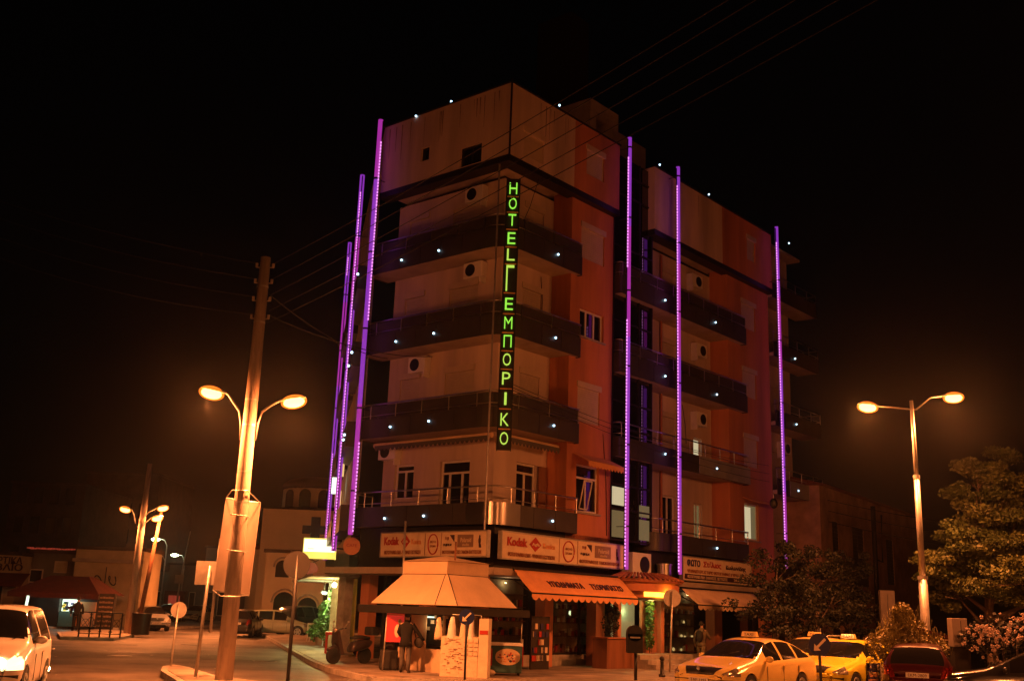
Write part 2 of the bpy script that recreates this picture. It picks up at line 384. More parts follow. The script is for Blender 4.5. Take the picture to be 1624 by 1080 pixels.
# --- orange bay with windows
oh=[(4.4,5.72,5.3,6.95),(4.38,5.7,8.45,9.7),(4.42,5.88,11.58,12.62),(4.42,5.85,14.55,15.75)]
wallgrid(ow,'b',.25,3.85,6.42,3.4,16.95,oh)
ow.quad((3.85,.25,3.4),(3.85,1.1,3.4),(3.85,1.1,16.95),(3.85,.25,16.95)); ow.quad((6.42,.25,3.4),(6.42,2.2,3.4),(6.42,2.2,16.95),(6.42,.25,16.95))
HP(ow,'wall','orange_wall'); ow=hm(); th=[hole((931,237),(958,290),'b',0)]
wallgrid(ow,'b',0,3.6,6.42,16.95,19.65,th); ow.quad((6.42,0,16.95),(6.42,2.2,16.95),(6.42,2.2,19.65),(6.42,0,19.65))
HP(ow,'wall','orange_wall'); ow=hm(); o2=[(16.15,17.4,5.2,6.75),(16.2,17.45,8.35,9.6),(16.2,17.45,11.45,12.6),(16.2,17.5,14.6,15.75)]
wallgrid(ow,'b',.25,14.95,18.75,3.4,16.95,o2)
ow.quad((14.95,.25,3.4),(14.95,1.1,3.4),(14.95,1.1,16.95),(14.95,.25,16.95)); ow.quad((18.75,.25,3.4),(18.75,1.1,3.4),(18.75,1.1,16.95),(18.75,.25,16.95))
HP(ow,'wall','orange_wall'); ow=hm(); t2=[hole((1184,378),(1198,418),'b',0)]
wallgrid(ow,'b',0,14.2,18.75,16.95,19.65,t2); ow.quad((18.75,0,16.95),(18.75,1.1,16.95),(18.75,1.1,19.65),(18.75,0,19.65))
HP(ow,'wall','orange_wall')
shutter('b',0,th[0]); shutter('b',0,t2[0])
for k,h in enumerate(oh):
    if k in (0,2): window('b',.25,h,mull=(.5,) if k==0 else (.33,.66),trans=(.72,) if k==0 else ())
    else: shutter('b',.25,h)
sash=hm()                                  # open tilted sash of the first floor window
sash.tf=lambda p: HT(p)
for (p,q) in (((4.55,5.4),(5.0,5.4)),((5.0,5.4),(5.0,6.35)),((5.0,6.35),(4.55,6.35)),((4.55,6.35),(4.55,5.4))):
    sash.tube([(p[0],.22-(p[1]-5.4)*.22,p[1]),(q[0],.22-(q[1]-5.4)*.22,q[1])],.03,4)
HP(sash,'open_sash','white_paint')
for k,h in enumerate(o2):
    if k==0: window('b',.25,h,mull=(.4,),pane='lit_dim')
    else: shutter('b',.25,h)
cur=hm()
for i in range(9):
    x=16.25+i*.07; cur.cyl((x,.36,5.28),(x,.36,6.6),.035,n=6)
HP(cur,'curtain','lit_cream')
# --- second block beige
bw=hm(); bh=[]
for i,(z0,z1) in enumerate([(4.3,7.5),(7.5,10.62),(10.62,13.7),(13.7,16.72)]):
    bh.append((11.15,12.1,z0+.2,z0+2.3)); bh.append((13.5,14.15,z0+(.95 if i else .3),z0+(1.75 if i else 2.2)))
wallgrid(bw,'b',1.1,9.1,14.95,4.3,16.72,bh)
HP(bw,'wall','beige_wall'); bw=hm(); wallgrid(bw,'b',0,8.85,14.2,16.95,19.65,[]); bw.quad((8.85,0,16.95),(8.85,2.2,16.95),(8.85,2.2,19.65),(8.85,0,19.65))
bw.quad((8.85,0,16.95),(8.85,1.3,16.95),(18.75,1.3,16.95),(18.75,0,16.95)); 
HP(bw,'wall','beige_wall'); bw=hm()
# end block
eh=[]
for i,z0 in enumerate([4.3,7.4,10.55,13.75]): eh.append((20.4,21.5,z0+.2,z0+2.2))
wallgrid(bw,'b',1.1,18.75,22.5,3.4,19.5,eh)
bw.quad((22.5,1.1,.15),(22.5,13,.15),(22.5,13,19.5),(22.5,1.1,19.5))
HP(bw,'wall','beige_wall'); bw=hm()
# side street facade
p0=solve_ab(A3);
for i in range(7):
    a0=solve_ab(A3+D3*(i*2.43)); a1=solve_ab(A3+D3*((i+1)*2.43)); bw.quad((a0[0]+.0,a0[1],4.5),(a1[0],a1[1],4.5),(a1[0],a1[1],19.65),(a0[0],a0[1],19.65))
bw.quad((0,6.25,16.95),(1.1,6.25,16.95),(1.1,6.25,19.65),(0,6.25,19.65))
HP(bw,'wall','beige_wall')
for i,h in enumerate(bh):
    if i%2==0: (window('b',1.1,h,mull=(.5,),pane='glass_dark') if i==0 else shutter('b',1.1,h))
    else:
        window('b',1.1,h,mull=(.5,) if i==1 else (),pane={1:'lit_dim',3:'lit_cream'}.get(i,'glass_dark'),surround=(i>1))
for h in eh: shutter('b',1.1,h)
# corner flat doors
for i,h in enumerate(cornR):
    if i==0: window('b',1.1,h,mull=(.5,),trans=(.84,),name='balcony_door',surround=False)
    else: shutter('b',1.1,h)
ji=hm(); ji.box(3.32,3.72,1.0,1.06,4.7,6.75); HP(ji,'folded_shutter','wood_brown')
for i,h in enumerate(cornL):
    if i in (0,1): window('a',1.1,h,mull=(.3,.72) if i==0 else (.5,),trans=(.80,),name='balcony_door' if i==0 else 'window',surround=False)
    else: shutter('a',1.1,h)
# --- glazed stair bay
gb=hm()
zz=[4.45,7.3,7.6,10.4,10.7,13.4,13.74,16.5,16.95,19.55]
gl=hm(); gl.box(6.44,9.1,.30,.34,4.45,19.5); gl.box(9.06,9.1,.341,2.0,4.45,19.5); st=HP(gl,'stair_glazing','glass_bay')
for a in (6.48,7.35,8.2,9.07): gb.box(a-.03,a+.03,.24,.297,4.45,19.5)
for z in (4.5,5.6,6.5,8.6,9.6,11.7,12.7,14.8,15.7,17.9,18.8): gb.box(6.5,9.05,.255,.297,z-.03,z+.03)
HP(gb,'mullions','dark_metal',st)
for (a0,a1,z0,z1,q_) in ((6.55,7.3,5.75,6.4,'lit_cream'),(8.3,8.95,5.45,5.88,'lit_dim'),(8.25,8.95,4.6,5.35,'lit_dim'),(6.55,7.3,4.6,5.55,'lit_dim')): lp=hm(); lp.box(a0,a1,.27,.295,z0,z1); HP(lp,'lit_landing',q_,st)
# --- balconies: slab, panelled fascia, railing
def rounded(pts,r=.7,n=6):
    out=[]
    for i,p in enumerate(pts):
        p=Vector((p[0],p[1],0))
        if i in (0,len(pts)-1): out.append(p); continue
        a=(Vector((pts[i-1][0],pts[i-1][1],0))-p); b=(Vector((pts[i+1][0],pts[i+1][1],0))-p)
        rr=min(r,a.length*.48,b.length*.48); a=p+a.normalized()*rr; b=p+b.normalized()*rr
        for k in range(n+1):
            t=k/n; out.append(a*(1-t)**2+p*2*t*(1-t)+b*t*t)
    return [(q.x,q.y) for q in out]
def balcony(path,inner,z0,fh=.68,rh=1.22,fm='dark_panel',sm='soffit',infill=False,closed=()):
    """path: outer edge in (a,b); inner: points closing the slab polygon"""
    sl=hm(); pi=[(p[0]+.03,p[1]+.03) for p in path]; sl.prism(pi+list(inner),z0+.03,z0+.2)
    s=HP(sl,'balcony',sm)
    fa=hm(); fj=hm()
    for i in range(len(path)-1):
        p,q=Vector((*path[i],0)),Vector((*path[i+1],0)); d=(q-p); L=d.length
        if L<1e-4: continue
        d/=L; nrm=Vector((d.y,-d.x,0))
        k=max(1,int(round(L/1.0))) if L>.5 else 1
        for s_ in range(k):
            a=p+d*(L*s_/k+(.008 if L>.5 else 0)); b=p+d*(L*(s_+1)/k-(.008 if L>.5 else 0)); a2=a-nrm*.04; b2=b-nrm*.04
            fa.add([(a.x,a.y,z0),(b.x,b.y,z0),(b.x,b.y,z0+fh),(a.x,a.y,z0+fh),(a2.x,a2.y,z0),(b2.x,b2.y,z0),(b2.x,b2.y,z0+fh),(a2.x,a2.y,z0+fh)],
                   [(0,1,2,3),(5,4,7,6),(3,2,6,7),(1,0,4,5),(0,3,7,4),(1,5,6,2)],smooth=False)
    HP(fa,'fascia',fm,s)
    ra=hm(); pts=[(p[0]+.06,p[1]+.06,z0+rh) for p in path]; ra.tube(pts,.028,6)
    ra.tube([(p[0],p[1],z0+fh+.12) for p in pts],.014,5)
    acc=0;last=None
    for i,p in enumerate(pts):
        if last is not None:
            d=(Vector(p)-Vector(last)); k=max(1,int(d.length/1.1))
            if d.length>.4:
                for s_ in range(k+1):
                    q=Vector(last)+d*(s_/k); ra.cyl((q.x,q.y,z0+fh-.02),(q.x,q.y,z0+rh),.02,n=6)
        last=p
    HP(ra,'railing','brushed',s)
    if infill:
        inf=hm()
        for i in range(len(pts)-1):
            p,q=pts[i],pts[i+1]; inf.add([(p[0]+.01,p[1]+.01,z0+fh+.03),(q[0]+.01,q[1]+.01,z0+fh+.03),(q[0]+.01,q[1]+.01,z0+rh-.05),(p[0]+.01,p[1]+.01,z0+rh-.05),
                (p[0]+.025,p[1]+.025,z0+fh+.03),(q[0]+.025,q[1]+.025,z0+fh+.03),(q[0]+.025,q[1]+.025,z0+rh-.05),(p[0]+.025,p[1]+.025,z0+rh-.05)],[(0,1,2,3),(5,4,7,6),(3,2,6,7),(0,4,5,1)])
        HP(inf,'railing_panel','dark_panel',s)
    return s
ce=solve_ab(A3+D3*.2)
for k,z in enumerate(F[1:5]):
    outer=rounded([(1.1,6.75),(.05,6.75),(0,6.2),(0,0),(4.25,0),(4.25,.24)],.75 if k==0 else .95,8)
    outer=[p for p in outer]
    balcony(outer,[(3.85,.26),(3.85,1.12),(1.12,1.12),(1.12,6.7)],z,fh=.68,rh=1.2,infill=(k>0))
# bright metal cladding at the rounded corner of the lowest balcony
cc=rounded([(0,1.2),(0,0),(1.2,0)],.95,14); cm=hm()
for i in range(len(cc)-1):
    p,q=cc[i],cc[i+1]
    cm.add([(p[0]-.014,p[1]-.014,F[1]-.01),(q[0]-.014,q[1]-.014,F[1]-.01),(q[0]-.014,q[1]-.014,F[1]+.69),(p[0]-.014,p[1]-.014,F[1]+.69)],[(0,1,2,3)],smooth=True)
HP(cm,'corner_cladding','steel_panel')
for k,z in enumerate([7.48,10.62,13.68]):
    outer=rounded([(6.5,.28),(6.5,-.08),(16.1,-.08),(16.1,.24)],.12,3)
    balcony(outer,[(14.97,.26),(14.97,1.12),(9.12,1.12),(9.12,.28)],z,fh=.72,rh=1.25,infill=(k>0),fm='dark_panel')
for i in range(4): lt=hm(); lt.box(11.95+i*1.03,12.97+i*1.03,-.115,-.086,7.49,8.19); HP(lt,'panel','pale_panel')
for i in range(3): lt=hm(); lt.box(19.9+i*.84,20.73+i*.84,-.035,-.006,7.39,8.09); HP(lt,'panel','pale_panel')
balcony(rounded([(8.95,1.1),(8.95,0),(16.1,0),(16.1,.24)],.8,8),[(14.97,.26),(14.97,1.12)],4.27,fh=.68,rh=1.2)
for k,z in enumerate([7.38,10.5,13.75,16.6]):
    balcony([(18.76,0),(22.4,0),(23.4,0),(23.4,1.1)],[(22.5,1.12),(18.76,1.12)],z,fh=.72,rh=1.2)
# eaves, slab edges of the top storey and roof kerb
tb=hm(); tb.box(-.02,6.44,-.02,.5,16.72,16.95); tb.box(-.02,.5,.5,6.27,16.72,16.95); tb.box(8.83,18.77,-.02,.5,16.72,16.95); HP(tb,'slab_edge','kiosk_dark')
ev=hm(); ev.box(18.8,22.75,.5,1.5,19.5,19.62); HP(ev,'eaves','soffit')
cp=hm()
for (a0,a1,b0,b1) in ((-.05,6.46,-.05,.12),(-.05,.12,.12,6.3),(8.8,18.8,-.05,.12)): cp.box(a0,a1,b0,b1,19.655,19.70)
HP(cp,'coping','dark_metal')
# penthouse and chimney on the roof
ph=hm(); q=[solve_ab(at(935,235,44)),solve_ab(at(1030,235,47))]
a0,b0=6.4,3.6
def onb(x,y,b): return hb(x,y,b)
B_=3.0; x0=onb(937,150,B_)[0]; x1=onb(981,165,B_)[0]; x2=onb(1027,200,B_)[0]; zt3=23.5; zt4=22.75
ph.box(x0,x0+.42,B_,6,19.6,zt3); ph.box(x1-.42,x1,B_,6,19.6,zt3); ph.box(x0+.42,x1-.42,B_,6,zt3-.5,zt3); HP(ph,'penthouse','soffit')
ph=hm(); ph.box(x1+.01,x2,B_+.1,6,19.6,zt4); HP(ph,'penthouse','soffit')
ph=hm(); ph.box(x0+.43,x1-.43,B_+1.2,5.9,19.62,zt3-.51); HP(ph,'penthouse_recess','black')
ca=onb(905,60,6); cbx=onb(934,60,6); ch=hm(); ch.box(ca[0],cbx[0],6,8,19.6,onb(915,25,6)[2]); HP(ch,'chimney_stack','black')
rs=random.Random(31)
for k in range(26):
    ax_=rs.choice('ab'); m_=hm(); w_=rs.uniform(.02,.07); h_=rs.uniform(.3,1.5)
    if ax_=='b': a_=rs.choice((rs.uniform(.4,3.4),rs.uniform(9.2,13.8))); z_=rs.choice((19.5,)); m_.add([(a_,-.004,z_),(a_+w_,-.004,z_),(a_+w_*.6,-.004,z_-h_),(a_+w_*.3,-.004,z_-h_)],[(0,1,2,3)])
    else: b_=rs.uniform(.4,6.0); m_.add([(-.004,b_,19.5),(-.004,b_+w_,19.5),(-.004,b_+w_*.6,19.5-h_),(-.004,b_+w_*.3,19.5-h_)],[(0,1,2,3)])
    HP(m_,'stain','rust_stain')
cbm=hm()
for (p,q) in (((1.6,.0,16.6),(1.9,1.09,14.9)),((3.2,1.08,13.6),(3.3,1.08,11.9)),((9.9,1.08,13.6),(10.2,1.08,10.8)),((12.6,1.08,10.5),(12.9,1.08,8.9)),((5.9,.23,8.2),(6.2,.23,4.6))): cbm.tube([p,((p[0]+q[0])/2+.08,(p[1]+q[1])/2,(p[2]+q[2])/2),q],.012,4)
HP(cbm,'cable','wire_black')
for (a_,b_) in ((3.0,3.0),(12.0,3.0),(15.5,4.0)):
    t_=thing('roof_aerial',{3.0:'thin roof aerial above the corner block',12.0:'thin roof aerial above the middle of the right block',15.5:'thin roof aerial near the right end of the roof'}[a_],'aerial',HW(a_,b_,19.6)); m_=MB(); m_.cyl((0,0,0),(0,0,1.7),.015,n=6); m_.build('mast','dark_metal',t_); m_=MB(); m_.tube([(-.5,0,1.5),(.5,0,1.5)],.01,4); [m_.tube([(x_,-.25,1.5),(x_,.25,1.5)],.006,4) for x_ in (-.4,-.2,0,.2,.4)]; m_.build('antenna_rods','dark_metal',t_)
# rain pipes and dark corner joint
pp=hm(); pp.cyl((-.06,-.06,16.9),(-.06,-.06,19.75),.035,n=8); HP(pp,'drain_pipe','dark_metal')
pp=hm(); pp.cyl((-.12,.30,4.1),(-.12,.30,16.6),.03,n=8); HP(pp,'drain_pipe','galv')
pp=hm(); pp.cyl((10.9,1.0,4.3),(10.9,1.0,16.6),.05,n=8); HP(pp,'drain_pipe','orange_wall')
# awnings rolled under the first soffit
def valance(fn,n,h,w,local=False):
    mb=MB() if local else hm(); vs=[];fs=[]
    m_=n*6
    for i in range(m_+1):
        t=i/m_; s=abs(math.sin(PI*i/6)); p=fn(t); vs.append((p[0],p[1],p[2])); vs.append((p[0],p[1],p[2]-h*(.55+.45*s)))
    for i in range(m_): fs.append((2*i,2*i+1,2*i+3,2*i+2))
    mb.add(vs,fs); 
    return mb
rl=hm(); rl.cyl((.75,.55,7.42),(3.7,.55,7.42),.09,n=8); rl.cyl((.55,.75,7.42),(.55,6.2,7.42),.09,n=8); ra_=HP(rl,'rolled_awning','awning_cream')
HP(valance(lambda t:(.8+t*2.9,.44,7.4),16,.22,1),'valance','rubber_grey',ra_); HP(valance(lambda t:(.44,.8+t*5.3,7.4),26,.2,1),'valance','rubber_grey',ra_)
# small awning over the orange first floor window
sa=hm(); sa.add([(4.2,.24,7.3),(6.3,.24,7.3),(6.35,-.45,6.98),(4.15,-.45,6.98),(4.2,.24,7.27),(6.3,.24,7.27),(6.35,-.45,6.95),(4.15,-.45,6.95)],[(0,3,2,1),(4,5,6,7),(3,7,6,2),(0,4,7,3),(1,2,6,5)])
s_=HP(sa,'window_awning','awning_red'); HP(valance(lambda t:(4.15+t*2.2,-.455,6.95),12,.2,1),'valance','awning_red',s_)
# same over the second orange bay
sa=hm(); sa.add([(16.0,.24,6.98),(17.9,.24,6.98),(17.95,-.3,6.78),(15.95,-.3,6.78),(16.0,.24,6.95),(17.9,.24,6.95),(17.95,-.3,6.75),(15.95,-.3,6.75)],[(0,3,2,1),(4,5,6,7),(3,7,6,2),(0,4,7,3),(1,2,6,5)])
HP(sa,'window_awning','awning_red')
# air conditioners (part > fan)
def ac(a,b,z,axis,w=.82,h=.56):
    mb=hm(); gm=hm()
    if axis=='b':
        mb.box(a,a+w,b-.32,b-.02,z,z+h); mb.box(a+.05,a+.1,b-.3,b-.003,z-.2,z-.003)
        gm.cyl((a+w*.62,b-.335,z+h/2),(a+w*.62,b-.322,z+h/2),h*.40,n=18)
    else:
        mb.box(a-.32,a-.02,b,b+w,z,z+h); mb.box(a-.3,a-.003,b+.05,b+.1,z-.2,z-.003)
        gm.cyl((a-.335,b+w*.62,z+h/2),(a-.322,b+w*.62,z+h/2),h*.40,n=18)
    o=HP(mb,'air_conditioner','white_plastic'); HP(gm,'fan_grille','dark_metal',o)
ac(1.1,1.75,13.12,'a'); ac(1.1,1.85,16.0,'a'); ac(1.1,4.2,10.0,'a'); ac(1.1,5.4,6.95,'a',.85)
ac(13.3,1.1,12.75,'b'); ac(13.25,1.1,9.75,'b'); ac(13.0,1.1,15.8,'b')
for z in (15.6,12.75,9.6): ac(19.0,1.1,z,'b')
ac(20.9,1.1,9.55,'b')
# LED points on the fascias and the roof edge
leds=[hb(875,826),hb(877,675),hb(880,536),hb(884,404),hb(886,168),hb(1051,720),hb(1051,597),hb(1051,477),hb(1136,869),hb(1133,743),hb(1133,626),hb(1131,512),hb(1123,309),hb(1045,262),
 hb(1265,778),hb(1262,673),hb(1260,569),hb(1250,386)]
ledA=[ha(611,822),ha(673,818),ha(620,677),ha(681,668),ha(629,542),ha(689,529),ha(638,413),ha(697,398),ha(661,185),ha(717,162)]
for (a,b,z) in leds:
    o_=-.08 if 6.5<a<16.5 and 7.2<z<16.5 else 0
    m_=hm(); m_.cyl((a,-.06+o_,z),(a,-.02+o_,z),.036,n=12); HP(m_,'led_spot','led_white')
for (a,b,z) in ledA:
    m_=hm(); m_.cyl((-.06,b,z),(-.02,b,z),.036,n=12); HP(m_,'led_spot','led_white')
for s_,z in ((1.5,14.2),(1.5,11.1),(2.4,8.1),(3.4,11.0),(3.0,8.0)):
    p=A3+D3*s_; m_=MB(); q=p-O; m_.ball((q.x-.55,q.y,z),.05,8,5); HP(m_,'led_spot','led_white')
# side street balconies
def third(s0,s1,z):
    mb=MB(); N_=Vector((-.98,-.2,0))
    p=[A3+D3*s0,A3+D3*s1]; q=[x+N_*.5 for x in p]; P_=[x-O for x in (p[0],p[1],q[1],q[0])]
    mb.prism([(v.x,v.y) for v in P_],z,z+.95)
    return HP(mb,'balcony','dark_panel')
for z in F[1:5]: third(2.0,7.5,z); third(9,15,z)
for (px_,py_,Y_,mn_) in ((531,770,46,'lit_cool'),(541,742,44,'lit_warm'),(536,790,48,'lit_warm')):
    q=at(px_,py_,Y_)-O; m_=MB(); m_.box(q.x-.12,q.x+.12,q.y-.1,q.y+.1,q.z-.35,q.z+.35); HP(m_,'lit_surface',mn_)  # glowing boxes stand in for lit parts of the balconies
# ---- ground floor: canopy slab, columns, shopfronts
cs=hm(); cs.prism([(-.45,-.45),(7.6,-.45),(7.6,1.3),(1.3,1.3),(1.3,7.2),(-.45,7.2)],2.93,3.14); HP(cs,'canopy_slab','soffit')
cs=hm(); cs.prism([(7.62,-.1),(22.4,-.1),(22.4,1.3),(7.62,1.3)],3.0,3.2); HP(cs,'canopy_slab','soffit')
up=hm(); up.box(.30,6.44,.25,.5,3.14,4.5); up.box(.25,.5,.55,6.3,3.14,4.5); up.box(8.9,22.4,.3,.5,3.2,4.27); HP(up,'sign_band','kiosk_dark')
for a,wd in ((.1,.36),(3.2,.44),(6.02,.5),(9.5,.5),(14.0,.6),(18.4,.4)): cl=hm(); cl.box(a,a+wd,.5,.9,.15,2.93); HP(cl,'column','orange_wall')
for b in (3.1,5.9): cl=hm(); cl.box(.45,.85,b,b+.4,.15,2.93); HP(cl,'column','orange_wall')
# shop interiors: floor plinth, back wall with shelves and goods, glass with frames
sf=hm(); sf.box(.9,7.5,1.0,1.3,.15,.5); sf.box(10.6,18.4,1.0,1.3,.15,.5); HP(sf,'plinth','concrete')
gl=hm(); gl.box(4.3,7.1,1.06,1.075,.52,2.9); gf=HP(gl,'shop_window','glass_dark')
fr=hm()
for a in (4.3,5.75,7.1): fr.box(a-.03,a+.03,.99,1.055,.5,2.92)
fr.box(4.34,7.06,1.0,1.054,2.55,2.6); HP(fr,'frame','dark_metal',gf)
for a0,a1 in ((.9,3.15),(10.1,13.9),(14.7,18.3)): gl=hm(); gl.box(a0,a1,1.16,1.18,.52,2.9); HP(gl,'shop_window','glass_dark')
gl=hm(); gl.box(1.16,1.18,1.4,5.8,.3,2.9); HP(gl,'shop_window','glass_dark')
# goods standing in the shoe shop window
rr=random.Random(5)

def clear_glass():
    m=bpy.data.materials.new('glass_clear'); m.use_nodes=True; nt=m.node_tree; N=nt.nodes; L=nt.links
    N.remove(N['Principled BSDF']); o=N['Material Output']
    t=N.new('ShaderNodeBsdfTransparent'); t.inputs[0].default_value=(.82,.84,.82,1); gl=N.new('ShaderNodeBsdfGlossy'); gl.inputs['Roughness'].default_value=.03
    mx=N.new('ShaderNodeMixShader'); mx.inputs[0].default_value=.09
    L.new(t.outputs[0],mx.inputs[1]); L.new(gl.outputs[0],mx.inputs[2]); L.new(mx.outputs[0],o.inputs[0]); MATS['glass_clear']=m
clear_glass()
bpy.data.objects['shop_window'].data.materials[0]=MATS['glass_clear']
mat('shop_back', (.45,.36,.26), .8, var=.2, scale=2)
def display(label,cat,a0,b0,W,goods,power,n=26,seed=1):
    rq=random.Random(seed); gg=thing('shop_display',label,cat,HW(a0,b0,.15),RA)
    mb=MB(); mb.box(0,W,.05,.065,.36,2.72); mb.build('back_board','shop_back',gg)
    for z in (.42,.95,1.4,1.85,2.25): mb=MB(); mb.box(0,W,-.08,.045,z,z+.025); mb.build('shelf','wood_brown',gg)
    for k,(nm,mn,rnd_) in enumerate(goods):
        mb=MB(); used=[]
        for i in range(n):
            x=rq.uniform(.03,W-.25); z=rq.choice((.446,.976,1.426,1.876)); w=rq.uniform(.07,.17); h=rq.uniform(.07,.26)
            if any(zz==z and abs(xx-x)<.19 for xx,zz in used): continue
            used.append((x,z)); d=.002*k
            if rnd_: mb.ball((x+w/2,-.02-d,z+h*.4),(w/2,.04,h*.4),8,5)
            else: mb.box(x,x+w,-.07-d,.03-d,z,z+h)
        mb.build(nm,mn,gg)
    for i in range(max(1,int(W/1.2))): lamp('POINT',(W*(i+.5)/max(1,int(W/1.2)),-.10,2.62),power,(1,.66,.32),gg,.03)
    return gg
display('shelves of shoes and boxes behind the shop glass under the orange awning','shelves',4.35,1.25,2.7,(('shoes','cloth_red',1),('shoes','paper',1),('box','white_plastic',0),('box','sign_red',0),('box','wood_brown',0)),5,seed=4)
display('dim shelves behind the corner shop glass right of the kiosk','shelves',.95,1.25,2.1,(('box','paper',0),('bottle','leaf_green',1),('box','sign_navy',0),('box','sign_red',0)),4,seed=5)
display('dim shelves behind the dark glass under the cream awning','shelves',10.15,1.25,3.6,(('album','paper',0),('box','white_plastic',0),('album','sign_red',0),('lamp','lit_warm',1)),2.5,n=14,seed=6)
for n_ in ('shop_window.001','shop_window.002'): bpy.data.objects[n_].data.materials[0]=MATS['glass_clear']
# ------------------------------------------------------------------ neon tubes
def tube_thing(x,y,z0,z1,label,nrm,dark=None,rad=.08,right=False):
    t=thing('neon_tube',label,'neon tube',(x,y,z0),0,'tall purple light tubes standing off the hotel facades')
    L=z1-z0; nrm=Vector(nrm).normalized(); sd=Vector((-nrm.y,nrm.x,0))
    if (sd.x>0)!=right: sd=-sd
    n=5; rj=random.Random(int(x*100)); z=0; k=0
    while z<L-.01:
        s=min(L-z,rj.uniform(2.2,4.6)); mb=MB(); mb.cyl((0,0,z+.012),(0,0,z+s-.012),rad,n=14); mb.build('tube','tube_purple' if k%3 else 'tube_magenta',t); z+=s; k+=1
    c=MB()
    z=1.5
    while z<L: c.cyl((0,0,z-.03),(0,0,z+.03),rad+.014,n=14); c.cyl(-nrm*-.0,(-nrm*.42)+Vector((0,0,0)),.012,n=5) if False else c.tube([Vector((0,0,z)),Vector((0,0,z))-nrm*.42],.014,5); z+=2.9
    c.cyl((0,0,L-.01),(0,0,L+.04),rad+.01,n=14); c.build('clamp','dark_metal',t)
    l=MB(); z=.1
    lo,hi=(dark or (2,1))
    while z<L-.9:
        if not (lo<z<hi):
            p=sd*(rad+.045)+nrm*.03; l.box(p.x-.022,p.x+.022,p.y-.022,p.y+.022,z,z+.075)
        z+=.125
    l.build('led_strip','led_pink',t)
    s=MB(); p=sd*(rad+.045); s.box(p.x-.02,p.x+.02,p.y-.02,p.y+.02,.0,L-.1); s.build('strip_channel','dark_metal',t)
NB=-VB; NA=-UA
for (a,z0,lab) in ((6.35,3.42,'purple light tube in front of the glazed stair bay, nearest the hotel entrance'),(9.8,3.42,'purple light tube beside the white and red photo shop sign'),(18.33,4.1,'purple light tube on the far right of the hotel, foot hidden in the dark tree')):
    p=HW(a,-.5); tube_thing(p.x,p.y,z0,19.85,lab,NB,dark=(9,11) if a<7 else None)
pA=HW(-.5,5.95); tube_thing(pA.x,pA.y,4.2,19.7,'purple light tube on the left corner of the hotel, tallest of the three at left',NA,dark=(3.2,7.6),rad=.095,right=True)
for s,lab in ((0,'middle purple light tube of the three at the left edge of the hotel'),(1,'leftmost and lowest looking purple light tube above the yellow shop sign')):
    P=gp(575,278,19.8) if s==0 else gp(555,385,19.8)
    tube_thing(P.x,P.y,3.9,19.8,lab,(-.98,-.2,0),dark=None if s==0 else (5,14),rad=.10,right=True)
# ------------------------------------------------------------------ vertical hotel sign
hs=thing('hotel_sign','tall narrow black sign with green letters running down the hotel corner','sign',(-.14,32.62,0))
AXS=Vector((.94,-.34,0)).normalized(); AXS=Vector((1,0,0))
zt=at(815,284,32.6).z; zb=at(798,713,32.6).z
xt=at(815,284,32.6).x+.14
mb=MB(); mb.box(-.215,.215,-.02,.14,zb,zt); mb.build('panel','kiosk_dark',hs)
fr=MB()
for sx in (-.235,.2): fr.box(sx,sx+.035,-.06,.15,zb-.02,zt+.02)
fr.build('frame','dark_metal',hs)
seg=MB(); n_=0
for i in range(14):
    pass
lets=[('H',299,0),('O',323,0),('T',349,0),('E',378,0),('L',404,1),('Γ',441,2),('E',482,0),('M',512,0),('Π',541,0),('O',570,0),('P',600,0),('I',632,0),('K',665,0),('O',695,0)]
for ch_,py,k in lets:
    z=at(798+(712-py)*.0398,py,32.55).z
    h=.40 if k<2 else .88; w=.26
    if ch_=='I': w=.075
    m_='neon_green' if ch_ in 'HOTELMΠPE' and py<560 else 'neon_yellow'
    if k==1: m_='rubber_grey'; 
    if k==2: m_='neon_yellow'
    text(ch_,h,w,.03,'letter',m_ if k!=1 else 'neon_yellow',hs,(0,-.055,z),bold=-.006)
bb=MB()
for py in (311,336,363,391,418,464,497,527,556,585,616,648,680):
    z=at(800,py,32.55).z; bb.box(-.19,.19,-.045,-.021,z-.018,z+.018)
bb.build('divider','neon_yellow' if False else 'awning_red',hs)
gn=lamp('AREA',(0,-.45,10.9),9,(.55,.9,.08),hs); gn.data.shape='RECTANGLE'; gn.data.size=.3; gn.data.size_y=7.5; gn.rotation_euler=(math.radians(-90),0,0)
gn.location=(-0.0,-.2,11.2)
br=MB()
for z in (7.4,9.2,11.1,13.0,15.0): br.tube([(0,.13,z),(.02,.75,z)],.02,5)
br.build('bracket','dark_metal',hs)
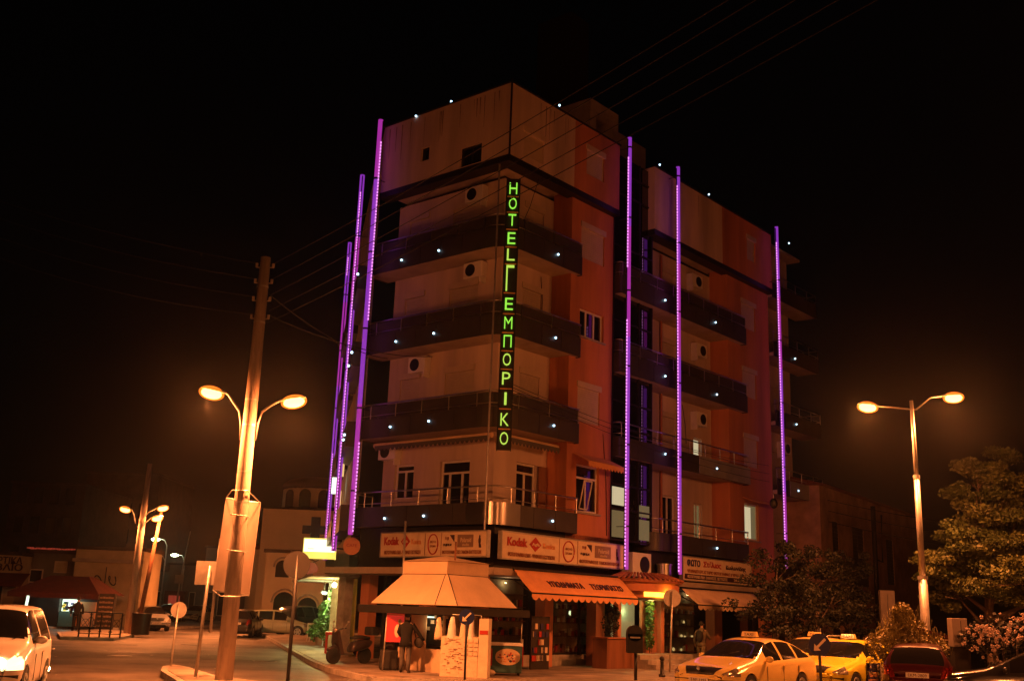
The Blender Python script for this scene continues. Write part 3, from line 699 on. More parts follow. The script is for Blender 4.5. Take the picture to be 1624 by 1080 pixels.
# ------------------------------------------------------------------ shop signs
def ab_sign(name,label,axis,u0,u1,z0,z1,base='sign_white',off=-.12):
    """long flat sign on the facade; local x runs left to right as read, y out of the wall"""
    if axis=='b': org=HW(u0,off,z0); ang=RA
    else: org=HW(off,u1,z0); ang=math.atan2(-VB.y,-VB.x)
    t=thing(name,label,'sign',org,ang)
    W=u1-u0; H=z1-z0
    mb=MB(); mb.box(0,W,.0,.14,0,H); mb.build('board',base,t)
    fr=MB(); 
    for (a,b,c,d) in ((-.03,W+.03,-.04,-.001),(-.03,W+.03,H+.001,H+.04),(-.03,-.001,0,H),(W+.001,W+.03,0,H)): fr.box(a,b,-.02,.15,c,d)
    fr.build('frame','galv',t)
    return t,W,H
def st(t,s,x,z,h,w,m='sign_text_dark',**k): return text(s,h,w,.012,'lettering',m,t,(x,-.0125,z),**k)
def photo_sign(t,W,H,rev=False):
    x=W*.14 ; k=W/6.55
    st(t,'Kodak',.72*k,H*.66,.27,.98*k,'sign_red',bold=.035)
    d=MB(); cx=1.62*k; d.add([(cx-.3*k,-.013,H*.63),(cx,-.013,H*.35),(cx+.3*k,-.013,H*.63),(cx,-.013,H*.93),(cx-.3*k,-.001,H*.63),(cx,-.001,H*.35),(cx+.3*k,-.001,H*.63),(cx,-.001,H*.93)],[(0,1,2,3),(0,4,5,1),(1,5,6,2),(2,6,7,3),(3,7,4,0)]); d.build('diamond_mark','sign_red',t)
    text('Agfa',.12,.38*k,.008,'lettering','sign_white',t,(cx,-.022,H*.62),bold=.03)
    st(t,'Konica',2.32*k,H*.62,.17,.62*k,'awning_red',bold=.02)
    st(t,'ΦΩΤΟΓΡΑΦΙΚΑ ΕΙΔΗ - ΨΗΦΙΑΚΗ ΕΚΤΥΠΩΣΗ',1.45*k,H*.17,.13,2.35*k,'sign_brown',bold=.02)
    l=MB(); l.box(2.86*k,2.885*k,-.008,-.001,.02,H-.02); l.box(3.86*k,3.885*k,-.008,-.001,.02,H-.02); l.build('panel_joint','sign_brown',t)
    r=MB(); cx=3.37*k; pts=[]
    for i in range(29):
        a=2*PI*i/28; pts.append((cx+.30*k*math.cos(a),-.012,H*.5+H*.42*math.sin(a)))
    r.tube(pts,.022,5); r.build('ring_emblem','sign_red',t)
    st(t,'ΦΩΤΟ',3.37*k,H*.6,.08,.36*k,'sign_brown'); st(t,'ΧΡΩΜΑ',3.37*k,H*.42,.07,.36*k,'sign_brown')
    st(t,'FUJI',4.22*k,H*.72,.12,.22*k,'sign_brown',bold=.02); st(t,'FUJIFILM',4.27*k,H*.45,.10,.48*k,'sign_text_dark',bold=.02)
    d=MB(); d.add([(4.38*k,-.013,H*.88),(4.66*k,-.013,H*.88),(4.66*k,-.013,H*.58),(4.38*k,-.001,H*.88),(4.66*k,-.001,H*.88),(4.66*k,-.001,H*.58)],[(2,1,0),(0,1,4,3),(1,2,5,4),(2,0,3,5)]); d.build('corner_mark','sign_text_dark',t)
    d=MB(); d.box(4.85*k,5.78*k,-.012,-.001,H*.36,H*.88); d.build('grey_panel','sign_grey',t)
    text('Polaroid',.14,.62*k,.006,'lettering','sign_white',t,(5.35*k,-.0135,H*.66),bold=.01); text('studio',.08,.4*k,.006,'lettering','sign_white',t,(5.35*k,-.0135,H*.47))
    st(t,'ΦΩΤΟΓΡΑΦΗΣΕΙΣ ΓΑΜΩΝ-ΒΑΠΤΙΣΕΩΝ',5.12*k,H*.16,.12,2.3*k,'sign_brown',bold=.02)
    f=MB(); f.ball((6.15*k,-.01,H*.80),(.035,.012,.04),8,5); f.ball((6.15*k,-.01,H*.62),(.055,.012,.13),8,5); f.tube([(6.13*k,-.01,H*.5),(6.15*k,-.01,H*.34)],.02,5); f.tube([(6.18*k,-.01,H*.5),(6.23*k,-.01,H*.34)],.02,5); f.build('figure_mark','sign_text_dark',t)
t,W,H=ab_sign('shop_sign','long film and photo shop sign in red and brown lettering right of the hotel corner','b',.20,6.66,3.47,4.26,off=-.16); photo_sign(t,W,H)
t,W,H=ab_sign('shop_sign','dimmer film and photo shop sign left of the hotel corner, over the kiosk roof','a',.15,4.8,3.5,4.25,off=-.16)
photo_sign(t,W,H)
t,W,H=ab_sign('shop_sign','two-line Greek photo shop sign beside the second purple tube from the entrance','b',10.58,15.85,3.28,4.14,off=-.16)
st(t,'ΦΩΤΟ',.75,H*.76,.27,.95,'sign_navy',bold=.03); st(t,'Στέλιος',2.15,H*.74,.26,1.35,'sign_red',bold=.03); st(t,'Κωλωνίδης',4.0,H*.70,.22,1.6,'sign_text_dark',bold=.02)
st(t,'ΨΗΦΙΑΚΟ ΕΡΓΑΣΤΗΡΙΟ ΦΩΤΟΓΡΑΦΙΑΣ & VIDEO - DVD',2.5,H*.40,.13,4.4,'sign_brown',bold=.015)
d=MB(); d.box(.12,W-.1,-.012,-.001,.04,H*.27); d.build('black_band','sign_text_dark',t)
text('ΦΩΤΟΓΡΑΦΙΚΑ ΕΙΔΗ  ΕΜΦΑΝΙΣΕΙΣ  ΕΚΤΥΠΩΣΕΙΣ',.12,3.0,.006,'lettering','sign_white',t,(1.8,-.0135,H*.16),bold=.01); text('ΤΗΛ. 24310 22431',.12,1.1,.006,'lettering','sign_white',t,(4.35,-.0135,H*.16),bold=.01)
# big awnings
def awning(label,axis_a0,a1,ztop,zbot,drop,out,m='awning_red',words=None):
    t=thing('shop_awning',label,'awning',HW(axis_a0,-.46,0),RA)
    W=a1-axis_a0; n=14; mb=MB(); vs=[];fs=[]
    for i in range(n+1):
        x=W*i/n
        for k in range(7):
            u=k/6; sag=-.035*math.sin(PI*u)-.012*math.sin(PI*((i*1.0)%2)); vs.append((x,-out*u,ztop+(zbot-ztop)*u+sag))
    for i in range(n):
        for k in range(6): fs.append((i*7+k,(i+1)*7+k,(i+1)*7+k+1,i*7+k+1))
    mb.add(vs,fs,True); c=mb.build('canvas',m,t); sm=c.modifiers.new('thickness','SOLIDIFY'); sm.thickness=.012
    v=valance(lambda q:(W*q,-out-.005,zbot),int(W*3.2),drop,1,True).build('valance',m,t); sm=v.modifiers.new('thickness','SOLIDIFY'); sm.thickness=.01
    sk=MB(); sk.box(-.01,W+.01,-out-.02,-out+.02,zbot-.03,zbot+.012); sk.cyl((-.02,.0,ztop),(W+.02,0,ztop),.05,n=8); sk.tube([(-.012,0,ztop-.3),(-.012,-out,zbot-.01)],.018,5); sk.tube([(W+.012,0,ztop-.3),(W+.012,-out,zbot-.01)],.018,5); sk.build('awning_frame','dark_metal',t)
    if words:
        dn=Vector((0,-out,zbot-ztop)).normalized(); up=-dn; org=Vector((W*.56,-out*.56,ztop+(zbot-ztop)*.56-.02)); nn=Vector((1,0,0)).cross(up)
        for (s,x,w) in words: text(s,.26,w,.02,'lettering','sign_text_dark',t,Vector((x,org.y,org.z))-nn*.0+Vector((0,-.012,.012)),(1,0,0),up,shear=.15)
    return t
awning('orange shoe shop awning with dark Greek lettering left of the hotel entrance',.42,6.02,3.14,2.44,.22,.78,words=[('ΥΠΟΔΗΜΑΤΑ',2.05,1.75),('ΤΣΟΡΜΠΑΤΖΟ',4.25,1.75)])
awning('paler blank scalloped awning under the two-line Greek photo sign',9.95,15.4,2.95,2.36,.2,.75,m='awning_cream')
# hotel entrance: rounded canopy with a glowing lamp
en=thing('entrance_canopy','rounded orange hotel entrance canopy with a glowing lamp in its fascia','canopy',HW(7.7,-.1,0),RA)
def arc(cx,cy,rx,ry,n=22): return [(cx-rx*math.cos(PI*i/n),cy-ry*math.sin(PI*i/n)) for i in range(n+1)]

def band(poly,z0,z1,name,m,par):
    mb=MB(); n=len(poly)
    mb.add([(p[0],p[1],z0) for p in poly]+[(p[0],p[1],z1) for p in poly],[(i,i+1,n+i+1,n+i) for i in range(n-1)],True)
    mb.add([(p[0],p[1],z0) for p in poly],[tuple(range(n))[::-1]]); mb.add([(p[0],p[1],z1) for p in poly],[tuple(range(n))]); return mb.build(name,m,par)
band(arc(.1,0,1.95,1.3),3.03,3.12,'rim','tile_roof',en); band(arc(.1,0,1.8,1.2),2.72,3.03,'fascia','orange_wall',en); band(arc(.1,0,1.55,.98),2.5,2.72,'fascia','orange_wall',en); band(arc(.1,0,1.6,1.05),2.42,2.5,'soffit_plate','kiosk_dark',en)
tl=MB()
for i in range(26):
    a=PI*(i+.5)/26; p=(.1-2.0*math.cos(a),-1.34*math.sin(a)); tl.cyl((p[0],p[1],3.13),(.1-1.2*math.cos(a),-.7*math.sin(a),3.34),.05,n=6)
tl.build('roof_tiles','tile_roof',en)
e_=MB(); pts=[(.1-1.57*math.cos(PI*t),-1.0*math.sin(PI*t)) for t in [.30+i*.032 for i in range(9)]]
for i in range(8):
    p,q=pts[i],pts[i+1]; e_.add([(p[0],p[1],2.54),(q[0],q[1],2.54),(q[0],q[1],2.70),(p[0],p[1],2.70)],[(0,1,2,3)],True)
e_.build('lamp_panel','entry_lamp',en)
for x in (-1.35,1.35): pl=MB(); pl.box(x-.1,x+.1,-.15,.05,.6,2.42); pl.build('pillar','orange_wall',en)
pl=MB(); pl.box(.25,.85,.02,.12,.6,2.42); pl.build('door_pier','orange_wall',en)
dp=MB(); dp.box(-1.2,.2,.3,.34,.6,2.4); dp.box(.9,1.25,.3,.34,.6,2.4); dp.build('doorway','lit_dim',en)
lamp('POINT',(.1,-.5,2.3),22,(1,.55,.15),en,.1); lamp('POINT',(.0,-1.3,2.60),30,(1,.35,.03),en,.05)
lamp('POINT',(-.5,.1,2.0),16,(.8,1,.35),en,.05)
ste=thing('entrance_steps','three broad stone steps climbing to the hotel entrance','steps',HW(7.95,-.1,.15),RA)
for i in range(3):
    mb=MB(); mb.box(-1.5,2.6-.3*i,-1.6+.33*i,-.6 if i<2 else .3,0 if i==0 else .15*i,.15*(i+1)); mb.build('step','concrete',ste)
# big condenser and ledge things over the entrance
t=thing('condenser_unit','big pale condenser unit on the ledge over the hotel entrance','air conditioner',HW(8.55,.45,3.21),RA)
mb=MB(); mb.box(-.75,.45,-.25,.25,.06,.92); mb.build('casing','white_plastic',t,bevel=.02)
mb=MB(); mb.cyl((.0,-.275,.5),(.0,-.252,.5),.3,n=24); mb.build('fan_grille','dark_metal',t)
mb=MB(); mb.box(-.7,-.6,-.24,.24,0,.059); mb.box(.3,.4,-.24,.24,0,.059); mb.build('foot','dark_metal',t)
t=thing('metal_duct','short round metal duct beside the condenser over the entrance','duct',HW(9.55,.0,3.2)); mb=MB(); mb.cyl((0,0,0),(0,0,.55),.28,n=20); mb.build('duct_body','brushed',t); mb=MB(); mb.cyl((0,0,.551),(0,0,.6),.31,n=20); mb.build('cap','brushed',t)
# round sign and dark cross left of hotel, yellow lit shop box
def at_s(x,y,s,off=0):   # point on the side street facade line
    return None
t=thing('round_shop_sign','round orange hanging shop sign under the lowest balcony, left end','sign',at(558,866,37.2))
mb=MB(); mb.cyl((0,-.04,0),(0,.04,0),.30,n=28); mb.build('disc','awning_red',t); text('CAFE',.10,.36,.01,'lettering','sign_red',t,(0,-.052,.03)); mb=MB(); mb.tube([(.0,0,.3),(.3,.3,.42)],.015); mb.build('bracket','dark_metal',t)
t=thing('pharmacy_cross','unlit dark pharmacy cross over the yellow lit shop box','sign',at(500,840,52))
mb=MB(); mb.box(-.22,.22,-.08,.08,-.62,.62); mb.box(-.62,-.221,-.08,.08,-.2,.2); mb.box(.221,.62,-.08,.08,-.2,.2); mb.build('cross','kiosk_dark',t,bevel=.01); mb=MB(); mb.tube([(.6,0,0),(1.9,.3,0)],.03); mb.build('bracket','dark_metal',t)
t=thing('lit_box_sign','glowing yellow and white box sign hanging over the side street','sign',at(507,872,50))
mb=MB(); mb.box(-.72,.72,-.12,.12,-.08,.48); mb.build('upper_box','box_white',t); mb=MB(); mb.box(-.72,.72,-.125,.125,-.40,-.085); mb.build('lower_box','box_yellow',t)
mb=MB(); mb.box(-.76,-.721,-.13,.13,-.42,.5); mb.box(-.76,.76,-.13,.13,.481,.54); mb.box(.721,.76,-.13,.13,-.42,.5); mb.build('frame','box_yellow',t)
text('MARKET',.10,.38,.01,'lettering','sign_text_dark',t,(-.35,-.13,.05)); mb=MB(); mb.tube([(.7,0,.1),(1.4,.3,.1)],.04); mb.build('bracket','dark_metal',t)
lamp('POINT',(0,-.6,0),25,(1,.75,.2),t,.3)
t=thing('red_hanging_sign','small red lit sign below the yellow box sign','sign',at(494,902,50)); mb=MB(); mb.cyl((0,-.05,0),(0,.05,0),.3,n=16); mb.build('disc','red_glow',t); mb=MB(); mb.tube([(0,0,.28),(.3,0,.42)],.02); mb.build('bracket','dark_metal',t)
# side street canopy and its bulb, cafe wall
pc=[solve_ab(v) for v in (A3+D3*1.0+Vector((.3,0,0)),A3+D3*1.0+Vector((-1.3,-.3,0)),A3+D3*13+Vector((-1.9,-.3,0)),A3+D3*13+Vector((.3,0,0)))]
mb=hm(); mb.prism([(p[0],p[1]) for p in pc],2.82,2.93); HP(mb,'side_canopy','soffit')
mb=hm(); pp_=[solve_ab(A3+D3*s+Vector((o,0,0))) for s,o in ((1.7,-.06),(15,-.06),(15,.3),(1.7,.3))]; mb.prism([(p[0],p[1]) for p in pp_],.16,2.8); HP(mb,'lit_cafe_wall','cafe_yellow')
for s in (1.0,6.0,9.5): mb=hm(); v=solve_ab(A3+D3*s+Vector((-.15,0,0))); mb.box(v[0]-.18,v[0]+.18,v[1]-.18,v[1]+.18,.15,2.82); HP(mb,'column','concrete')
t=thing('cafe_lamp','bare bright bulb under the side street canopy','lamp',A3+D3*4+Vector((-.42,0,2.6))); mb=MB(); mb.ball((0,0,0),.09,10,8); mb.build('bulb','bulb_warm',t); mb=MB(); mb.cyl((0,0,.08),(0,0,.215),.03,n=8); mb.build('holder','white_plastic',t)
lamp('POINT',(0,-.05,-.14),320,(1,.72,.2),t,.08)
t=thing('cafe_lamp','white-green tube lamp above the cafe plants','lamp',A3+D3*8.5+Vector((-.6,0,2.35))); mb=MB(); mb.cyl((0,-.5,0),(0,.5,0),.06,n=8); mb.build('tube','lit_cool',t); mb=MB(); mb.cyl((0,0,.05),(0,0,.46),.012,n=6); mb.build('holder','white_plastic',t)
lamp('POINT',(0,0,-.1),200,(.9,1,.45),t,.15)
# ------------------------------------------------------------------ street lamps and poles
def lamp_head(parent,tip,direc,power,m='lamp_hot',col=SOD,s=1.0,weak=.10,tilt=.18):
    """cobra head: housing over a glowing lens; tip = end of arm in parent space, direc = outward unit vector"""
    d=Vector((direc[0],direc[1],0)).normalized(); up=Vector((0,0,1)); side=d.cross(up); d=(d+up*tilt).normalized(); up=side.cross(d)
    tip=Vector(tip)
    def X(p): return tip+d*p[0]*s+side*p[1]*s+up*p[2]*s
    mb=MB(X); prof=[(0,.035,.03),(.12,.09,.06),(.3,.14,.09),(.5,.13,.08),(.62,.05,.03)]; vs=[];fs=[]
    for (x,w,h) in prof:
        for k in range(9):
            a=PI*k/8; vs.append((x,w*math.cos(a),h*math.sin(a)))
    for i in range(len(prof)-1):
        for k in range(8): fs.append((i*9+k,i*9+k+1,(i+1)*9+k+1,(i+1)*9+k))
    mb.add(vs,fs,True); hd=mb.build('lamp_head','galv',parent)
    mb=MB(X); mb.ball((.34,0,-.07),(.25,.15,.125),14,10); mb.build('lamp_bulb',m,hd); mb=MB(X); mb.ball((.34,0,-.06),(.31,.20,.17),18,12); mb.build('lamp_glow_shell','lamp_glow_shell',hd)
    p=X((.34,0,-.28)); lamp('SPOT',p,power,col,parent,.14,spot=math.radians(179),blend=1.0)
    lamp('POINT',p,power*weak,col,parent,.14)
pole=thing('utility_pole','thick tall pole at left front with two glowing lamp arms and overhead wires','street lamp',(-6.1,24.4,0.17))
mb=MB(); mb.tube([(0,0,-.1),(0,0,3),(0.0,0,6.6),(.0,0,9.85)],[.20,.175,.15,.12],16); mb.build('pole','pole_wood',pole)
mb=MB()
for z in (3.9,4.6,5.7,6.3,8.2,9.1): mb.cyl((0,0,z-.02),(0,0,z+.02),.2-.0075*z,n=16)
mb.build('band','galv',pole)
l1=at(336,622,24.3)-Vector((-6.1,24.4,.17)); l2=at(466,636,24.3)-Vector((-6.1,24.4,.17))
for (p,sgn) in ((l1,-1),(l2,1)):
    tip=Vector((p.x-sgn*.34,p.y,p.z-.02)); base=Vector((sgn*.17,0,5.35)); mb=MB(); pts=[base,base+Vector((sgn*.03,0,.4)),Vector((sgn*.27,0,base.z+.68)),Vector(((tip.x+sgn*.27)/2,tip.y/2,(tip.z+base.z+.72)/2)),tip+Vector((-sgn*.05,0,-.02)),tip]
    mb.tube(pts,.026,8); a_=mb.build('lamp_arm','galv',pole); lamp_head(pole,tip,(sgn,0),700 if sgn<0 else 780)
ins=MB()
for z in (8.3,8.75,9.2,9.6): ins.cyl((-.22,0,z),(.22,0,z),.015,n=6); ins.cyl((-.2,0,z),(-.2,0,z+.1),.035,n=8); ins.cyl((.2,0,z),(.2,0,z+.1),.035,n=8)
ins.build('insulator','concrete',pole)
# banner panel strapped to it
t=thing('advert_banner','tall blank banner strapped behind the thick lamp pole','banner',(-6.15,24.66,0))
mb=MB(); mb.add([(-.39,0,4.16),(.42,0,4.08),(.36,.0,2.02),(-.47,0,2.10),(-.39,.07,4.16),(.42,.07,4.08),(.36,.07,2.02),(-.47,.07,2.10)],[(0,3,2,1),(4,5,6,7),(0,4,7,3),(1,2,6,5),(0,1,5,4),(3,7,6,2)]); mb.build('panel','banner',t)
mb=MB()
mb.tube([(-.39,-.0,4.18),(-.15,-.42,4.33),(.2,-.42,4.33),(.42,0,4.1)],.012,5); mb.tube([(-.47,0,2.09),(-.15,-.47,1.96),(.2,-.47,1.96),(.36,0,2.01)],.012,5)
for z in (3.75,2.95): mb.tube([(-.13,-.02,z),(-.13,-.42,z+.03),(.23,-.45,z),(.23,-.02,z)],.01,5)
mb.build('strap','galv',t)
mb=MB(); mb.tube([(-.39,.035,4.17),(.42,.035,4.09)],.03,6); mb.tube([(-.47,.035,2.09),(.36,.035,2.01)],.03,6); mb.build('edge_bar','galv',t)
# right two-armed lamp
rl_=thing('street_lamp','slim metal street lamp with two wide arms right of the hotel','street lamp',(11.75,30.0,.14))
def rel(p,o): return Vector(p)-o.location
mb=MB(); mb.tube([(0,0,-.05),(0,0,3.05)],[.13,.12],14); mb.tube([(0,0,3.06),(0,0,5.85)],[.085,.08],14); mb.tube([(0,0,5.86),(-.02,0,8.1)],[.062,.05],14); mb.build('pole','galv',rl_)
mb=MB(); mb.cyl((0,0,3.0),(0,0,3.1),.14,n=14); mb.cyl((0,0,5.82),(0,0,5.92),.10,n=14); mb.build('collar','galv',rl_)
for (px,py,sg,pw) in ((1376,644,-1,620),(1512,629,1,780)):
    p=rel(at(px,py,30),rl_); tip=Vector((p.x-sg*.34,p.y,p.z+.0)); k=Vector((sg*.12,0,7.85)); mb=MB(); mid=Vector((sg*.62,0,tip.z+.0)) if sg<0 else Vector((sg*.55,0,tip.z-.05))
    mb.tube([Vector((0,0,7.83)),k,mid,tip],.024,8); mb.build('lamp_arm','galv',rl_); lamp_head(rl_,tip,(sg,0),pw,tilt=.08)
# left far group: leaning wooden pole, metal pole with three lamps
t=thing('utility_pole','leaning far wooden pole behind the small railing at left, carrying three orange lamps','street lamp',(-18.55,54.2,.14))
tp=rel(at(238,735,53.5),t)
mb=MB(); mb.tube([(0,0,-.05),(tp.x*.6,tp.y*.6,tp.z*.6),(tp.x,tp.y,tp.z)],[.2,.17,.11],12); mb.build('pole','pole_wood',t)
for (px,py,sg,pw) in ((200,808,-1,330),(257,806,1,380),(248,822,1,260)):
    p=rel(at(px,py,53.6),t); m_=at(219+ (2 if sg>0 else -4),py+22,53.6)-t.location; tip=Vector((p.x-sg*.3,p.y,p.z)); mb=MB(); mb.tube([m_,(m_+tip)/2+Vector((0,0,.12)),tip],.025,6); mb.build('lamp_arm','galv',t); lamp_head(t,tip,(sg,0),pw,s=1.0)
t=thing('steel_pole','dark slim steel pole touching the leaning lamp pole at left','pole',(-18.05,54.0,.14)); mb=MB(); mb.tube([(0,0,-.05),(.3,0,3.2),(.55,0,6.3)],[.12,.1,.07],10); mb.build('shaft','rust',t); mb=MB(); mb.box(-.3,.3,-.3,.3,-.03,.08); mb.build('base_plate','rust',t)
# far white-green street lights
for k,(px,py,Y,lab) in enumerate(((247,855,98,'highest of the far pale green street lights left of centre'),(277,880,112,'rightmost far pale green street light'),(248,882,128,'small pale green street light beside the lit square sign'))):
    p=at(px,py,Y); t=thing('distant_street_light',lab,'street lamp',(p.x+1.1,p.y,0),0,'pale green street lights far down the left street')
    mb=MB(); mb.tube([(0,0,0),(0,0,p.z-.5),(-.3,0,p.z),(-.9,0,p.z+.1)],[.09,.06,.05,.04],8); mb.build('pole','galv',t); mb=MB(); mb.ball((-1.1,0,p.z),(.42,.2,.16),10,6); mb.build('lamp_lens','lamp_far',t); lamp('POINT',(-1.1,0,p.z-.3),90,(.8,1,.6),t,.2)
t=thing('lit_square_sign','small glowing square sign far down the left street','sign',(-34.0,0,0)); p=at(233,887,95); t.location=(p.x,p.y,0)
mb=MB(); mb.box(-.75,.75,-.1,.1,p.z-.45,p.z+.45); mb.build('lit_panel','box_white',t); mb=MB(); mb.tube([(.3,.15,0),(.3,.15,p.z+.3)],.06,8); mb.build('post','galv',t)
p=at(292,900,92); t=thing('slim_lamp_post','thin pale unlit lamp post far down the street, left of the square sign back','pole',(p.x-.3,p.y,0)); mb=MB(); mb.tube([(0,0,0),(.05,0,3),(.5,0,7.6)],[.09,.07,.05],8); mb.build('post','galv',t); mb=MB(); mb.box(-.35,.35,-.1,.1,3.2,3.9); mb.build('plate','sign_back',t)
# near sign posts
def post_sign(label,px,py,gx,gy,r,shape='disc',z0=.15,m='sign_back',Yb=None,arrow=False,pm='galv',wh=None,pr=.03):
    b=gp(gx,gy,z0) if Yb is None else at(gx,gy,Yb); b.z=z0
    c=at(px,py,b.y-.05)
    t=thing('traffic_sign',label,'traffic sign',b)
    q=c-b; mb=MB(); mb.tube([(0,0,-.03),(q.x*.5,0,q.z*.5),(q.x,.05,q.z+(r*.75 if shape=='disc' else wh[1]*.6))],pr,8); mb.build('post',pm,t)
    mb=MB()
    back=-.035 if m!='sign_back' else .035
    if shape=='disc': mb.cyl((q.x,.05-.045 if m!='sign_back' else .09,q.z),(q.x,.05-.03 if m!='sign_back' else .105,q.z),r,n=28)
    else: mb.box(q.x-wh[0],q.x+wh[0],.09,.105,q.z-wh[1],q.z+wh[1])
    mb.build('plate',m,t)
    if arrow:
        mb=MB(); y0=.05-.058;y1=.05-.0455
        def poly(pts): 
            n=len(pts); mb.add([(q.x+p[0]*r,y0,q.z+p[1]*r) for p in pts]+[(q.x+p[0]*r,y1,q.z+p[1]*r) for p in pts],[tuple(range(n))]+[(i,(i+1)%n,(i+1)%n+n,i+n) for i in range(n)])
        poly([(.45,.60),(.60,.45),(-.15,-.30),(-.30,-.15)]); poly([(-.55,-.55),(-.50,.08),(.08,-.50)]); mb.build('arrow','sign_white',t)
    return t
post_sign('small round sign seen from behind at the left tip of the traffic island',281,967,271,1055,.21,z0=.17,pr=.028)
post_sign('rectangular sign seen from behind on the island, left of the thick pole',330,908,310,1073,.3,shape='rect',z0=.17,wh=(.33,.27),pr=.04)
post_sign('big dark round sign seen from behind, in front of the church',470,895,456,1083,.33,z0=.02,pr=.045,pm='dark_metal',m='kiosk_dark')
post_sign('round blue keep-left arrow sign in front of the kiosk newspapers',740,978,737,1077,.20,m='sign_blue',arrow=True,pm='dark_metal')
post_sign('round sign seen from behind beside the walking man, right of hotel entrance',1067,948,1062,1065,.29,z0=.15)
post_sign('round dark blue arrow sign in front of the bright yellow taxi',1301,1022,1303,1092,.22,m='sign_blue',arrow=True,z0=.02,Yb=22.0,pm='dark_metal')
t=thing('letter_box','dark box on a slim post on the pavement before the hotel entrance','letter box',gp(1008,1078,.15)); q=at(1003,1018,30.2)-t.location
mb=MB(); mb.tube([(0,0,-.03),(0,0,.72)],.045,8); mb.build('post','dark_metal',t); mb=MB(); mb.box(-.26,.18,-.18,.18,.72,1.25); mb.cyl((-.04,-.18,1.25),(-.04,.18,1.25),.22,n=18); mb.build('box','dark_metal',t,bevel=.015); mb=MB(); mb.box(-.18,.1,-.2,-.181,1.12,1.16); mb.build('slot','galv',t)
for k,(px,py) in enumerate(((1050,1073),)):
    t=thing('bollard','small black bollard on the pavement beside the first taxi nose','bollard',gp(px,py,.15)); mb=MB(); mb.tube([(0,0,-.02),(0,0,.08),(0,0,.09),(0,0,.42),(0,0,.45)],[.10,.10,.06,.05,.075],12); mb.build('shaft','dark_metal',t); mb=MB(); mb.ball((0,0,.52),.075,10,8); mb.build('knob','dark_metal',t)
t=thing('thin_post','thin lit post on the pavement right of the cream awning','pole',HW(15.6,-3.2,.15)); mb=MB(); mb.tube([(0,0,-.02),(0,0,2.3)],.06,10); mb.build('shaft','galv',t); mb=MB(); mb.cyl((0,0,-.01),(0,0,.05),.13,n=12); mb.build('base','galv',t)
t=thing('thin_post','thin lit pole rising left of the kiosk roof up to the lowest balcony','pole',at(637,990,33.4)); t.location.z=.15; q=at(643,826,33.4)-t.location; mb=MB(); mb.tube([(0,0,-.02),(q.x*.5,0,q.z*.5),(q.x,0,q.z)],.035,8); mb.build('shaft','galv',t); mb=MB(); mb.cyl((0,0,-.01),(0,0,.05),.1,n=12); mb.build('base','galv',t)
# overhead wires
def wire(label,p,q,sag,r=.012,group='overhead wires',m='wire_black'):
    p=Vector(p);q=Vector(q); pts=[]
    for i in range(25):
        t=i/24; v=p.lerp(q,t); v.z-=4*sag*t*(1-t); pts.append(v)
    o=MB(); b=p.copy(); o.tube([v-b for v in pts],r,4); ob=o.build('overhead_wire',m,None,loc=b); tag(ob,label,'wire',group)
    return ob
top=Vector((-6.1,24.4,.17))
for k,(z,ey) in enumerate(((9.7,305),(9.3,330),(8.85,358),(8.4,388))):
    wire(('highest','second highest','third','lowest')[k]+' of the wires running left from the thick pole',top+Vector((-.2,0,z)),at(-120,ey-28,30),.25+.05*k,r=.013)
for k,(z,ex) in enumerate(((9.7,1150),(9.3,1195),(8.9,1262),(8.5,1335),(8.2,1402))):
    wire('wire number %s from the left crossing the sky above the roof corner'%('one','two','three','four','five')[k],top+Vector((.2,0,z)),at(ex+160,-95,11),.12,r=.009)
for k,(z,p) in enumerate(((8.9,(0,5.2,10.4)),(8.4,(0,3.0,10.2)))):
    wire(('upper','lower')[k]+' wire from the thick pole to the left hotel balconies',top+Vector((.2,0,z)),HW(-.05,p[1],p[2]),.3)
pr=rl_.location+Vector((0,0,6.4))
for k in range(3):
    wire(('upper','middle','lower')[k]+' cable strung across the second floor of the right facade',HW(-.2,-.5,8.9-.1*k)+Vector((0,0,0)),HW(17,-.5,8.4-.35*k),.35,r=.01)
for k in range(3):
    wire(('topmost','middle','bottommost')[k]+' wire from the hotel end to behind the right tree',HW(22.6,-.1,7.6-.5*k),Vector((30,52,6.8-.6*k)),.5,r=.02)
# ------------------------------------------------------------------ kiosk
KC=Vector((-1.68,31.35,.15)); kz=lambda z:z-.15
kio=thing('kiosk','cream two tier roofed street kiosk with a dark brim at the hotel corner','kiosk',KC)
def KT(p): return UA*p[0]+VB*p[1]+Vector((0,0,p[2]))
def sq(h,ch=.0):
    if ch==0: return [(-h,-h),(h,-h),(h,h),(-h,h)]
    return [(-h+ch,-h),(h-ch,-h),(h,-h+ch),(h,h-ch),(h-ch,h),(-h+ch,h),(-h,h-ch),(-h,-h+ch)]
mb=MB(KT); mb.box(-.86,.86,-.86,.86,2.66,3.02); mb.build('roof_crown','kiosk_cream',kio)
mb=MB(KT); mb.add([(-.9,-.9,3.03),(.9,-.9,3.03),(.9,.9,3.03),(-.9,.9,3.03),(0,0,3.22)],[(0,1,4),(1,2,4),(2,3,4),(3,0,4),(3,2,1,0)]); mb.build('roof_cap','kiosk_cream',kio)
a_=[(p[0],p[1],2.64) for p in sq(.87,.05)]; b_=[(p[0],p[1],1.80) for p in sq(1.66,.42)]
mb=MB(KT); mb.add(a_+b_,[(i,(i+1)%8,(i+1)%8+8,i+8) for i in range(8)]); o=mb.build('roof_skirt','kiosk_cream',kio); q=o.modifiers.new('thickness','SOLIDIFY'); q.thickness=.02
mb=MB(KT)
for i in range(8): mb.tube([Vector(a_[i])+Vector((0,0,.01)),Vector(b_[i])+Vector((0,0,.01))],.018,5)
